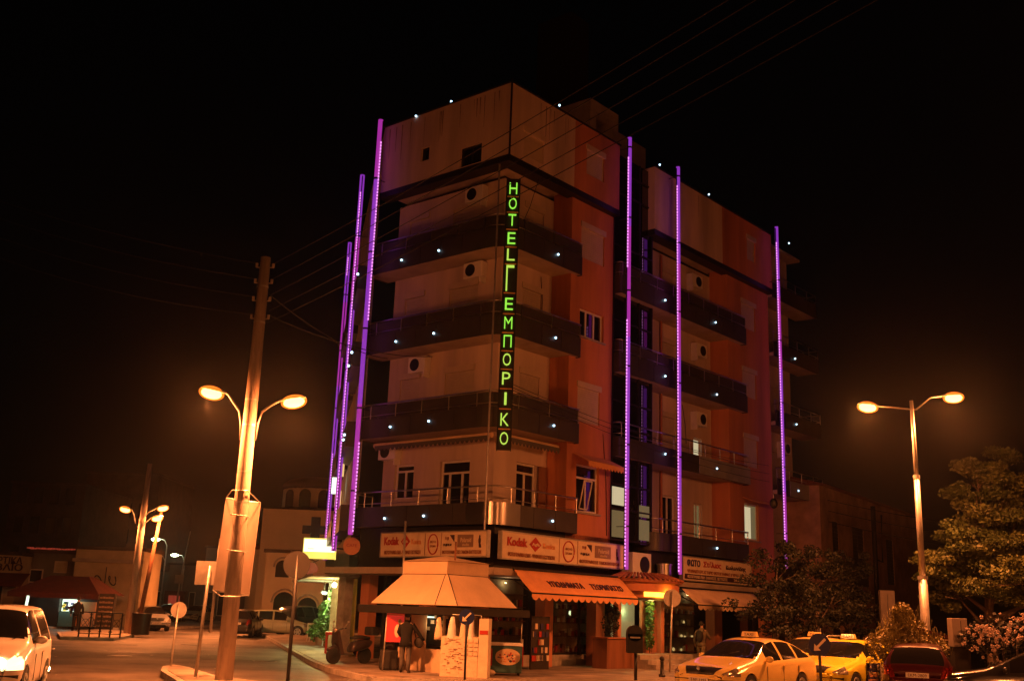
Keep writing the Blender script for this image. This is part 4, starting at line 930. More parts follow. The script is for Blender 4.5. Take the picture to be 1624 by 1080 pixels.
for i in range(8): mb.tube([Vector(a_[i])+Vector((0,0,.01)),Vector(a_[(i+1)%8])+Vector((0,0,.01))],.018,5)
mb.build('roof_rib','kiosk_dark',kio)
mb=MB(KT); mb.prism(sq(1.98,.55),1.56,1.76); mb.build('brim','kiosk_dark',kio)
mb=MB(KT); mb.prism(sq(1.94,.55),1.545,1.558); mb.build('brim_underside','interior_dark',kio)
mb=MB(KT); mb.box(-.8,.9,-.8,.95,0,.62); mb.box(-.78,-.72,-.78,-.72,.621,1.54); mb.box(.82,.9,-.78,-.72,.621,1.54); mb.box(-.78,-.72,.82,.9,.621,1.54); mb.box(-.6,.9,.82,.9,.621,1.54); mb.box(-.3,.8,-.6,.6,.621,1.58); mb.build('cabin','kiosk_cream',kio)
mb=MB(KT); mb.box(-.83,-.81,-.15,.45,.02,1.53); mb.build('side_panel','awning_cream',kio)
mb=MB(KT)
for i in range(40):
    z=rr.choice((.75,.95,1.12,1.3,1.45)); u=rr.uniform(-.75,.7)
    if rr.random()<.5: mb.box(-.70,-.62,u,u+.07,z,z+.1)
    else: mb.box(u,u+.07,-.70,-.62,z,z+.1)
mb.build('goods','paper',kio)
mb=MB(KT); mb.box(-.6,-.55,-.6,.75,.7,1.5); mb.box(-.55,.75,-.6,-.55,.7,1.5); mb.build('display_back','interior_dark',kio)
mb=MB(KT); mb.box(-.72,-.68,-.3,.0,1.46,1.50); mb.build('light_tube','lit_cool',kio)
lamp('POINT',KT((-.9,-.3,1.3)),2.5,(1,.6,.25),kio,.1)
mb=MB(); p=at(722,883,30.6)-KC; mb.tube([(p.x,p.y,2.4),(p.x,p.y,3.6)],.03,6); mb.build('roof_post','rust',kio)
# newspaper display with hanging papers right of the arrow sign pole
p=gp(688,1071,.15)
t=thing('newspaper_stand','pale newspaper stand with papers and bags hung on it in front of the kiosk','newspaper stand',p,-.15)
mb=MB(); mb.box(.15,1.15,0,.55,0,1.02); mb.build('cabinet','paper',t)
mb=MB()
for (x,z) in ((.0,1.58),(1.2,1.58)): mb.tube([(x,.05,0.9),(x,.05,z)],.015,5)
mb.tube([(0,.05,1.58),(1.2,.05,1.58)],.015,5); mb.build('rail','galv',t)
for i,(x,w,z0,z1) in enumerate(((-.05,.22,.92,1.5),(.3,.26,.86,1.53),(.62,.22,.82,1.55),(.86,.2,.8,1.55))):
    mb=MB(); vs=[];fs=[]
    for k in range(7):
        u=k/6; z=z0+(z1-z0)*u; ww=w*(1-.65*u**1.5); vs+=[(x+w/2-ww/2,.02-.05*math.sin(PI*u)*(i%2),z),(x+w/2+ww/2,.02-.02*math.sin(2*PI*u),z)]
    for k in range(6): fs.append((2*k,2*k+1,2*k+3,2*k+2))
    mb.add(vs,fs,True); o=mb.build('hanging_bag','white_plastic' if i%2 else 'paper',t); o.modifiers.new('thickness','SOLIDIFY').thickness=.03
mb=MB(); mb.box(1.16,1.42,.0,.5,0,1.5); mb.build('tall_panel','sign_white',t); mb=MB(); mb.box(1.18,1.4,-.015,-.002,1.1,1.2); mb.build('stripe','sign_red',t)
mb=MB()
for i in range(60):
    x=rr.uniform(.18,.70); z=rr.uniform(.08,.96); mb.box(x,x+rr.uniform(.02,.12),-.012+i*.0001,-.002,z,z+rr.uniform(.008,.03))
mb.build('print','sign_grey',t)
mb=MB()
for r_ in range(4):
    for c_ in range(3): mb.box(.75+c_*.14,.87+c_*.14,-.02,-.013,.55+r_*.11,.63+r_*.11)
mb.build('leaflet','sign_white',t)
def simple_box_thing(name,label,cat,p,w,d,h,m,rz=0,bevel=.01): 
    t=thing(name,label,cat,p,rz); return t
# red poster panel with a woman's figure, left of the man
p=gp(612,1064,.15)
t=thing('red_poster_stand','bright red lit poster stand at the left edge of the kiosk','poster',p,.1)
mb=MB(); mb.box(-.06,.42,0,.06,.78,1.56); mb.build('poster','poster_red',t)
mb=MB(); mb.tube([(-.1,.03,0),(-.06,.03,1.6)],.025,6); mb.tube([(.46,.03,0),(.46,.03,1.6)],.02,6); mb.build('frame','galv',t)
mb=MB(); mb.ball((.30,-.012,1.33),(.05,.012,.07),10,7); mb.ball((.25,-.012,1.08),(.09,.012,.18),10,7); mb.build('printed_figure','sign_white',t)
mb=MB(); mb.box(-.055,.415,-.01,-.002,1.5,1.53); mb.build('stripe','awning_red',t)
p=gp(618,1062,.15); t=thing('black_bag','big black bag standing on the pavement left of the man','bag',p,.2)
mb=MB(); mb.box(-.30,.2,-.16,.16,0,.55); mb.build('bag_body','bag_black',t,bevel=.06); mb=MB(); mb.tube([(-.18,0,.54),(-.12,0,.68),(.02,0,.68),(.08,0,.54)],.015,6); mb.build('handle','bag_black',t)
p=gp(677,1062,.15); t=thing('dark_crate','dark crate with a pale carrier bag on it, right of the man','crate',p,.1)
mb=MB(); mb.box(-.28,.28,-.2,.2,.0,.5); mb.build('crate_body','interior_dark',t,bevel=.01); mb=MB(); 
for z in (.12,.28,.42): mb.box(-.285,.285,-.21,-.201,z,z+.04)
mb.build('slat','bag_black',t)
t=thing('carrier_bag','small pale carrier bag with loop handles on top of the dark crate','bag',p+Vector((-.08,0,.5)),.1); mb=MB(); mb.box(-.17,.17,-.08,.08,0,.16); mb.build('bag_body','white_plastic',t,bevel=.04); mb=MB(); mb.tube([(-.12,0,.15),(-.1,0,.25),(-.03,0,.25),(-.02,0,.15)],.01,5); mb.tube([(.02,0,.15),(.04,0,.28),(.11,0,.26),(.12,0,.15)],.01,5); mb.build('handle','white_plastic',t)
# ice cream freezer
p=gp(763,1069,.15)
t=thing('ice_cream_freezer','teal chest freezer with an oval picture panel, right of the newspapers','freezer',p,.03)
mb=MB(); mb.box(0,1.12,0,.65,.06,.78); mb.build('chest','freezer_teal',t,bevel=.02); mb=MB(); mb.box(-.01,1.13,-.015,.66,.785,.86); mb.build('lid_frame','white_plastic',t,bevel=.01)
mb=MB(); n_=26; pts=[(.72+.36*math.cos(2*PI*i/n_)*(1 if abs(math.cos(2*PI*i/n_))<.93 else .97),.49+.22*math.sin(2*PI*i/n_)) for i in range(n_)]
mb.add([(x,-.014,z) for x,z in pts],[tuple(range(n_))[::-1]]); mb.add([(x,-.001,z) for x,z in pts]+[(x,-.014,z) for x,z in pts],[(i,(i+1)%n_,(i+1)%n_+n_,i+n_) for i in range(n_)]); mb.build('oval_panel','awning_cream',t)
for mn,k in (('sign_red',9),('sign_white',8),('awning_red',8),('sign_navy',6)):
    mb=MB()
    for i in range(k):
        x=.72+rr.uniform(-.26,.26); z=.49+rr.uniform(-.13,.13); mb.ball((x,-.016,z),(rr.uniform(.02,.05),.008,rr.uniform(.015,.035)),7,5)
    mb.build('picture_dot',mn,t)
mb=MB(); mb.box(.03,.29,-.012,-.001,.25,.70); mb.build('price_panel','sign_red',t); mb=MB()
for i in range(6): mb.box(.05+.11*(i%2),.13+.11*(i%2),-.02,-.013,.30+.13*(i//2),.38+.13*(i//2))
mb.build('price_picture','awning_cream',t)
mb=MB()
for x in (.08,1.04):
    for y in (.08,.57): mb.cyl((x,y,0),(x,y,.059),.03,n=8)
mb.build('foot','dark_metal',t)
mb=MB(); mb.tube([(1.09,.1,.86),(1.09,.1,1.4)],.012,5); mb.build('rod','galv',t)
p=gp(773,1071,.15); t=thing('pale_sack','low pale sack lying at the foot of the freezer','sack',p); mb=MB(); mb.ball((0,-.05,.09),(.22,.14,.09),14,8); mb.build('sack_body','paper',t); mb=MB(); mb.ball((-.2,-.05,.08),(.05,.05,.04),8,6); mb.build('tied_end','paper',t)
p=gp(826,1056,.15); t=thing('drinks_stand','thin red and white drinks stand at the right end of the freezer','stand',p); mb=MB(); mb.box(-.07,.07,-.07,.07,0,.62); mb.build('column','red_plastic',t); mb=MB(); mb.cyl((0,0,.62),(0,0,.85),.06,n=12); mb.build('cap','white_plastic',t)
p=HW(1.9,-.35,.15); t=thing('magazine_rack','dark rack of coloured magazines against the hotel corner shop','rack',p,RA); mb=MB(); mb.box(-.4,.5,.0,.05,0,1.6); mb.build('back_board','interior_dark',t)
for k,mn in enumerate(('paper','sign_red','sign_navy','sign_white')):
    mb=MB()
    for i in range(7):
        x=rr.uniform(-.38,.35); z=.25+.24*rr.randrange(5); mb.box(x,x+.12,-.03,-.002,z,z+.17)
    mb.build('magazine',mn,t)
# vending column (orange) between kiosk and freezer
p=gp(752,1058,.15); t=thing('orange_cabinet','narrow orange cabinet between the newspapers and the freezer','cabinet',p,.1); mb=MB(); mb.box(-.28,.05,0,.4,0,1.55); mb.build('case','awning_red',t,bevel=.01); mb=MB(); mb.box(-.24,.01,-.012,-.001,.9,1.4); mb.build('door_panel','sign_red',t); mb=MB(); mb.ball((.02,-.06,.85),(.09,.05,.12),8,6); mb.build('hung_bag','paper',t)
# planter box with a bush and clipped plants at the entrance
def leafmesh(mb,centers,n,rad,size,rnd,flat=.6,mi=0):
    for (c,r) in centers:
        c=Vector(c)
        for _ in range(int(n)):
            while True:
                d=Vector((rnd.uniform(-1,1),rnd.uniform(-1,1),rnd.uniform(-1,1)))
                if .15<d.length<1: break
            d=d.normalized()*(rnd.random()**.45); p=c+Vector((d.x*r[0],d.y*r[1],d.z*r[2]))
            a=Vector((rnd.uniform(-1,1),rnd.uniform(-1,1),rnd.uniform(-.7,.7))).normalized(); b=a.orthogonal().normalized(); b=(Matrix.Rotation(rnd.uniform(0,6.28),3,a)@b)
            s=size*rnd.uniform(.6,1.3); mb.add([p-a*s*.5,p+b*s*.28,p+a*s*.5,p-b*s*.28],[(0,1,2,3)],False,mi)
rn=random.Random(3)
t=thing('planter_box','long brown planter box with a round bush under the right end of the orange awning','planter',HW(4.95,-.55,.15),RA)
mb=MB(); mb.box(-.15,1.55,-.3,.3,0,.95); mb.build('box','wood_brown',t,bevel=.01); mb=MB(); mb.box(-.5,1.6,-.36,.34,0,.42) if False else mb.box(-.2,1.6,-.35,.35,.955,1.0); mb.build('rim','terracotta',t)
mb=MB(); leafmesh(mb,[((.45,0,1.45),(.38,.25,.5)),((.6,0,1.75),(.3,.2,.3))],420,0,.11,rn); mb.build('foliage','leaf_dark',t)
t=thing('climbing_plant','bright green leafy climber beside the hotel entrance pillar','plant',HW(8.05,-.35,.3),RA)
mb=MB(); leafmesh(mb,[((0,0,.8),(.22,.15,.4)),((.0,0,1.35),(.2,.15,.4)),((.03,0,1.9),(.2,.15,.35))],240,0,.13,rn); mb.build('foliage','leaf_green',t)
mb=MB(); mb.tube([(0,0,.25),(.02,0,1.0),(0,0,1.9)],.02,6); mb.build('stem','bark',t); mb=MB(); mb.cyl((0,0,.0),(0,0,.32),.18,.22,n=14); mb.build('pot','terracotta',t)
lamp('POINT',(-.3,-.5,1.6),5,(.9,1,.5),t,.1)
# ------------------------------------------------------------------ people
def skin_mesh(name,verts,edges,m,parent,sub=1,root=0):
    me=bpy.data.meshes.new(name); me.from_pydata([v[:3] for v in verts],edges,[]); me.update()
    o=bpy.data.objects.new(name,me); COL.objects.link(o); o.parent=parent
    me.materials.append(MATS[m])
    s=o.modifiers.new('skin','SKIN'); s.use_smooth_shade=True
    sv=me.skin_vertices[0].data
    for i,v in enumerate(verts):
        r=v[3]; sv[i].radius=(r,r) if not isinstance(r,tuple) else r
        sv[i].use_root=(i==root)
    q=o.modifiers.new('sub','SUBSURF'); q.levels=sub; q.render_levels=sub
    return o
def person(label,loc,rz,h=1.75,top='cloth_black',legs='cloth_grey',stride=(0,0),arms=None,lean=0,pack=None,bag=None,hair='hair',headturn=0,long_coat=False):
    t=thing('person',label,'person',loc,rz); k=h/1.75
    sL,sR=stride
    hip=Vector((0,0,.93)); ch=Vector((0,.02+lean,1.30)); nk=Vector((0,.03+lean,1.49)); 
    V=[];E=[]
    def v(p,r): V.append((p[0]*k,p[1]*k,p[2]*k,(r if isinstance(r,tuple) else r)*k if not isinstance(r,tuple) else (r[0]*k,r[1]*k))); return len(V)-1
    def e(a,b): E.append((a,b)); return b
    pel=v(hip,(.12,.09)); wa=e(pel,v((0,lean*.5,1.08),(.11,.08))); cc=e(wa,v(ch,(.12,.085))); un=e(cc,v((0,.02+lean,1.43),(.09,.06))); ne=e(un,v(nk,.055)); hb_=e(ne,v(nk+Vector((0,.02,.07)),.06)); hm_=e(hb_,v(nk+Vector((0,.025,.16)),(.078,.092))); ht=e(hm_,v(nk+Vector((0,.01,.24)),(.06,.07)))
    jo={}
    for s,st_ in ((-1,sL),(1,sR)):
        hp=e(pel,v((s*.095,0,.86),.095)); kn=e(hp,v((s*.11,st_*.5+.02,.48+abs(st_)*.0),.062)); an=e(kn,v((s*.115,st_-.03,.09),.042)); fo=e(an,v((s*.13,st_+.10,.035),(.042,.03))); jo[('leg',s)]=(V[hp],V[kn],V[an],V[fo])
        ad=(arms or {}).get(s,((s*.27,.02,1.16),(s*.29,.10,.92)))
        sh=e(un,v((s*.18,.02+lean,1.40),.062)); el=e(sh,v(ad[0],.045)); wr=e(el,v(ad[1],.029)); d=(Vector(ad[1])-Vector(ad[0])).normalized(); pm=e(wr,v(Vector(ad[1])+d*.06,(.035,.022)))
        sidev=d.cross(Vector((s,0,.2))).normalized()
        for fi,(off,ln) in enumerate(((-.03,.07),(-.01,.085),(.01,.08),(.03,.065))):
            b0=Vector(ad[1])+d*.09+sidev*off; f1=e(pm,v(b0,.009)); f2=e(f1,v(b0+d*ln*.6+Vector((-s*.006,0,0)),.0085)); e(f2,v(b0+d*ln+Vector((-s*.02,0,0)),.007))
        tb_=e(pm,v(Vector(ad[1])+d*.05-sidev*.045,.010)); e(tb_,v(Vector(ad[1])+d*.085-sidev*.06,.008))
        jo[('arm',s)]=(V[sh],V[el],V[wr])
    skin_mesh('body',V,E,'skin',t,sub=1,root=0)
    # clothes follow the same joints a little wider
    def rings(mb,secs,n=16):
        vs=[];fs=[]
        for (c,ax_,w,d) in secs:
            ax_=Vector(ax_).normalized(); sx=Vector((1,0,0)); sx=(sx-ax_*sx.dot(ax_)).normalized(); sy=ax_.cross(sx)
            for i in range(n): q=2*PI*i/n; vs.append(tuple((Vector(c)+sx*w*math.cos(q)+sy*d*math.sin(q))*k))
        for j in range(len(secs)-1):
            for i in range(n): fs.append((j*n+i,j*n+(i+1)%n,(j+1)*n+(i+1)%n,(j+1)*n+i))
        fs.append(tuple(range(n))[::-1]); fs.append(tuple(range((len(secs)-1)*n,len(secs)*n))); mb.add(vs,fs,True)
    U=(0,0,1); lo=.84 if not long_coat else .76; mb=MB()
    rings(mb,[((0,.0,lo),U,.215,.165),((0,0,.95),U,.18,.135),((0,lean*.5,1.08),U,.17,.125),((0,lean,1.22),U,.195,.135),((0,.01+lean,1.34),U,.215,.13),((0,.02+lean,1.42),U,.19,.105),((0,.025+lean,1.475),U,.10,.08),((0,.03+lean,1.53),U,.065,.065)])
    for s_ in (-1,1):
        P=[Vector(q[:3])/k for q in jo[('arm',s_)]]; P[0]=P[0]+Vector((-s_*.02,0,0)); d1=P[1]-P[0]; d2=P[2]-P[1]
        rings(mb,[(P[0],d1,.085,.075),(P[0]+d1*.35,d1,.075,.068),(P[1],d1+d2,.06,.058),(P[1]+d2*.5,d2,.055,.05),(P[2]+d2*.02,d2,.045,.04)],10)
    mb.build('jacket',top,t)
    mb=MB(); rings(mb,[((0,0,.80),U,.15,.115),((0,0,.9),U,.165,.12),((0,0,1.0),U,.155,.11)])
    for s_ in (-1,1):
        P=[Vector(q[:3])/k for q in jo[('leg',s_)][:3]]; d1=P[1]-P[0]; d2=P[2]-P[1]
        rings(mb,[(P[0]+Vector((0,0,.02)),d1,.10,.115),(P[0]+d1*.4,d1,.092,.10),(P[1],d1+d2,.072,.075),(P[1]+d2*.4,d2,.07,.075),(P[2]+d2*.08,d2,.06,.065)],12)
    mb.build('trousers',legs,t)
    sh=MB()
    for s in (-1,1):
        q=jo[('leg',s)][3]; sh.ball((q[0],q[1]-.05*k,q[2]+.0),(.05*k,.14*k,.045*k),10,6)
    sh.build('shoes','bag_black',t)
    hc=nk+Vector((0,.02,.17)); mb=MB(); mb.ball(tuple((hc+Vector((0,-.015,.03)))*k),(.092*k,.108*k,.10*k),12,8)
    hh=mb.build('hair',hair,t)
    f=MB(); f.tube([tuple((hc+Vector((0,.10,-.0)))*k),tuple((hc+Vector((0,.128,-.04)))*k)],[.010*k,.016*k],6); f.build('nose','skin',t)
    f=MB()
    for s in (-1,1): f.ball(tuple((hc+Vector((s*.032,.098,.012)))*k),.012*k,6,5)
    f.build('eyes','hair',t)
    f=MB(); f.box(-.022*k,.022*k,(hc.y+.088)*k,(hc.y+.1)*k,(hc.z-.072)*k,(hc.z-.062)*k); f.build('mouth','sign_red',t)
    f=MB()
    for s in (-1,1): f.ball(tuple((hc+Vector((s*.092,.0,-.01)))*k),(.012*k,.02*k,.03*k),6,5)
    f.build('ears','skin',t)
    if pack:
        mb=MB(); mb.ball(tuple(Vector((0,-.21+lean,1.20))*k),(.16*k,.12*k,.23*k),12,9); mb.build('backpack',pack,t)
        mb=MB()
        for s in (-1,1): mb.tube([tuple(Vector((s*.11,-.16+lean,1.36))*k),tuple(Vector((s*.12,.02+lean,1.50))*k),tuple(Vector((s*.12,.14+lean,1.34))*k),tuple(Vector((s*.14,-.1+lean,1.06))*k)],.016,5)
        mb.build('backpack_strap',pack,t)
    return t
person('man in a dark jacket seen from behind at the kiosk, reaching towards its counter',gp(641,1066,.15),-.15,1.58,'cloth_black','cloth_grey',stride=(.05,-.02),arms={1:((.34,.10,1.17),(.50,.20,.95)),-1:((-.26,.06,1.17),(-.22,.22,1.05))},long_coat=True)
q=thing('shoulder_bag','dark shoulder bag hanging at the right side of the man at the kiosk','bag',gp(655,1066,.15)+Vector((.12,.05,.72)),-.2); mb=MB(); mb.ball((0,0,.08),(.15,.07,.15),12,8); mb.build('bag_body','bag_black',q); mb=MB(); mb.tube([(-.1,0,.2),(-.22,-.02,.6)],.014,5); mb.build('strap','bag_black',q)
person('person standing with legs apart before the lit hatch of the far left kiosk',at(119,994,58.5)-Vector((0,0,at(119,994,58.5).z)),.3,1.78,'cloth_black','cloth_black',stride=(.12,-.16))
P3=HW(9.75,-1.4,.15)
person('walking man with a dark backpack right of the hotel entrance',P3,-PI/2+RA+.2,1.60,'cloth_olive','cloth_olive',stride=(.22,-.22),lean=.05,pack='bag_black',arms={1:((.27,.12,1.18),(.25,.34,1.10)),-1:((-.26,-.02,1.17),(-.27,.05,.93))})
# ------------------------------------------------------------------ scooter
t=thing('scooter','dark scooter with a top box parked left of the kiosk','scooter',gp(553,1052,.15),math.radians(228))
for x in (-.6,.62):
    mb=MB(); mb.cyl((x,-.055,.24),(x,.055,.24),.24,n=22); w_=mb.build('wheel','rubber',t); mb=MB(); mb.cyl((x,-.062,.24),(x,.062,.24),.11,n=16); mb.build('rim','dark_metal',w_)
def loftbox(mb,secs,n=12):
    vs=[];fs=[]
    for (c,w,h) in secs:
        for i in range(n):
            a=2*PI*i/n; ca,sa=math.cos(a),math.sin(a); f=lambda u:(abs(u)**.7)*(1 if u>0 else -1); vs.append((c[0],c[1]+w*f(ca),c[2]+h*f(sa)))
    for k in range(len(secs)-1):
        for i in range(n): fs.append((k*n+i,k*n+(i+1)%n,(k+1)*n+(i+1)%n,(k+1)*n+i))
    fs.append(tuple(range(n))[::-1]); fs.append(tuple(range((len(secs)-1)*n,len(secs)*n))); mb.add(vs,fs,True)
mb=MB(); loftbox(mb,[((-.85,0,.62),.05,.05),((-.7,0,.6),.15,.13),((-.4,0,.55),.19,.17),((-.1,0,.5),.17,.15),((0,0,.42),.14,.09)]); mb.build('tail_body','scooter_red',t)
mb=MB(); mb.box(-.05,.4,-.14,.14,.26,.32); mb.build('floorboard','rubber_grey',t,bevel=.02)
mb=MB(); vs=[(.36,-.2,.28),(.36,.2,.28),(.50,.22,.62),(.50,-.22,.62),(.54,.13,.96),(.54,-.13,.96)]; vs+=[(x+.10,y*.8,z) for x,y,z in vs]; mb.add(vs,[(0,1,2,3),(3,2,4,5),(6,9,8,7),(9,11,10,8),(0,3,9,6),(3,5,11,9),(1,7,8,2),(2,8,10,4),(5,4,10,11),(0,6,7,1)]); mb.build('leg_shield','scooter_red',t)
mb=MB(); loftbox(mb,[((.4,0,.38),.06,.05),((.62,0,.5),.08,.06),((.86,0,.42),.05,.04)]); mb.build('front_fender','scooter_red',t)
mb=MB(); mb.tube([(.62,0,.45),(.48,0,1.0)],.03,8); mb.tube([(.46,-.32,1.05),(.5,0,1.0),(.46,.32,1.05)],.018,8); mb.build('handlebar','dark_metal',t)
mb=MB(); mb.ball((.6,0,.98),(.09,.1,.08),10,7); mb.build('headlight','headlamp_glass',t)
mb=MB(); loftbox(mb,[((-.72,0,.76),.1,.04),((-.4,0,.79),.15,.055),((-.05,0,.76),.1,.04)]); mb.build('seat','bag_black',t)
mb=MB(); mb.box(-1.02,-.68,-.19,.19,.84,1.1); mb.build('top_box','bag_black',t,bevel=.05)
mb=MB()
for s in (-1,1): mb.tube([(.5,s*.25,1.03),(.42,s*.33,1.2)],.01,5); mb.ball((.42,s*.34,1.23),(.02,.06,.04),8,6)
mb.build('mirror','galv',t)
# cafe furniture by the side street
def plastic_chair(label,p,rz):
    t=thing('plastic_chair',label,'chair',p,rz,'white plastic chairs outside the side street cafe')
    mb=MB(); mb.box(-.22,.22,-.22,.22,.42,.45); mb.build('seat','white_plastic',t,bevel=.01)
    mb=MB(); mb.box(-.22,.22,.2,.235,.455,.85); mb.build('backrest','white_plastic',t,bevel=.01)
    for sx in (-1,1):
        for sy in (-1,1): mb=MB(); mb.cyl((sx*.22,sy*.22,0),(sx*.18,sy*.18,.42),.02,.025,n=8); mb.build('leg','white_plastic',t)
plastic_chair('white plastic chair nearest the kerb by the cafe table',gp(495,1017,.15),.5); plastic_chair('white plastic chair to the right of the white cafe table',gp(522,1024,.15),-1.9)
p=gp(509,1020,.15); t=thing('cafe_table','round white cafe table with glasses outside the side street cafe','table',p); mb=MB(); mb.cyl((0,0,.72),(0,0,.75),.55,n=24); mb.build('tabletop','white_plastic',t); mb=MB(); mb.cyl((0,0,.0),(0,0,.72),.04,n=10); mb.build('leg','white_plastic',t)
t=thing('red_table','small bright red table between the cafe and the scooter','table',gp(531,1036,.15),.2); mb=MB(); mb.box(-.4,.4,-.3,.3,.66,.76); mb.build('tabletop','red_plastic',t,bevel=.01)
for sx in (-1,1):
    for sy in (-1,1): mb=MB(); mb.box(sx*.34-.03,sx*.34+.03,sy*.24-.03,sy*.24+.03,0,.659); mb.build('leg','red_plastic',t)
for k,(px,py,Y,sc_,lab) in enumerate(((523,1000,45.5,1.0,'tall lush lit plant under the side street canopy'),(509,1003,47.5,.8,'lower leafy plant left of the tall lit one'),(536,992,43.5,.62,'lit leafy plant closest to the canopy column'))):
    p=at(px,py,Y); p.z=.15; t=thing('potted_plant',lab,'plant',p); mb=MB(); leafmesh(mb,[((0,0,1.0*sc_),(.5*sc_,.4,.55*sc_)),((.1,0,1.8*sc_),(.4*sc_,.3,.6*sc_)),((-.2,0,.7*sc_),(.5*sc_,.4,.4))],330,0,.17,rn); mb.build('foliage','leaf_green',t); mb=MB(); mb.cyl((0,0,0),(0,0,.38),.2,.27,n=14); mb.build('pot','terracotta',t); mb=MB(); mb.tube([(0,0,.3),(0,0,1.2*sc_)],.03,6); mb.build('stem','bark',t)
# ------------------------------------------------------------------ cars
def lerp_pts(pts,x):
    if x<=pts[0][0]: return pts[0][1]
    for (a,b) in zip(pts,pts[1:]):
        if x<=b[0]: return a[1]+(b[1]-a[1])*(x-a[0])/(b[0]-a[0])
    return pts[-1][1]
def interp(pts,x):
    r=min(.17,x-pts[0][0],pts[-1][0]-x)
    if r<=.005: return lerp_pts(pts,x)
    return sum(lerp_pts(pts,x+r*(i/4-1))*(5-abs(i-4)) for i in range(9))/25
CARS={
 'liftback':dict(L=4.55,W=.885,H=1.43,top=[(0,.60),(.06,.70),(.3,.80),(.8,.89),(1.25,.97),(1.55,1.12),(2.05,1.37),(2.45,1.43),(3.1,1.42),(3.55,1.34),(4.1,1.09),(4.35,1.03),(4.5,.98),(4.55,.72)],belt=[(0,.6),(1.2,.88),(2.5,.94),(4.1,1.0),(4.55,.8)],cowl=1.25,rf=2.08,rr=3.45,rb=4.15,ax=(.88,3.48),pill=[(2.45,2.55),(3.28,3.37)],sg=(1.75,3.98)),
 'hatch':dict(L=3.85,W=.83,H=1.47,top=[(0,.58),(.06,.68),(.3,.80),(.7,.90),(.95,.98),(1.3,1.18),(1.7,1.41),(2.1,1.47),(3.0,1.45),(3.45,1.38),(3.7,1.05),(3.8,.92),(3.85,.7)],belt=[(0,.58),(1.0,.9),(2.5,.95),(3.65,.99),(3.85,.8)],cowl=.95,rf=1.72,rr=3.35,rb=3.74,ax=(.74,3.15),pill=[(2.1,2.2),(2.95,3.05)],sg=(1.4,3.5)),
 'boxy':dict(L=3.55,W=.78,H=1.62,top=[(0,.62),(.06,.78),(.3,.90),(.8,.98),(1.0,1.04),(1.25,1.35),(1.45,1.58),(1.7,1.62),(3.2,1.62),(3.42,1.56),(3.5,1.1),(3.53,.95),(3.55,.6)],belt=[(0,.62),(1.0,.98),(2.5,1.0),(3.4,1.0),(3.55,.8)],cowl=1.0,rf=1.46,rr=3.38,rb=3.51,ax=(.68,2.85),pill=[(2.05,2.17),(3.2,3.5)],sg=(1.22,3.18)),
 'suv':dict(L=4.5,W=.93,H=1.75,top=[(0,.7),(.06,.85),(.4,1.0),(1.0,1.08),(1.25,1.14),(1.6,1.42),(2.0,1.68),(2.4,1.75),(3.7,1.72),(4.1,1.62),(4.35,1.2),(4.45,1.05),(4.5,.7)],belt=[(0,.7),(1.2,1.04),(2.5,1.1),(4.3,1.15),(4.5,.9)],cowl=1.25,rf=2.02,rr=4.0,rb=4.4,ax=(.9,3.6),pill=[(2.45,2.57),(3.4,3.52)],sg=(1.8,4.1)),
}
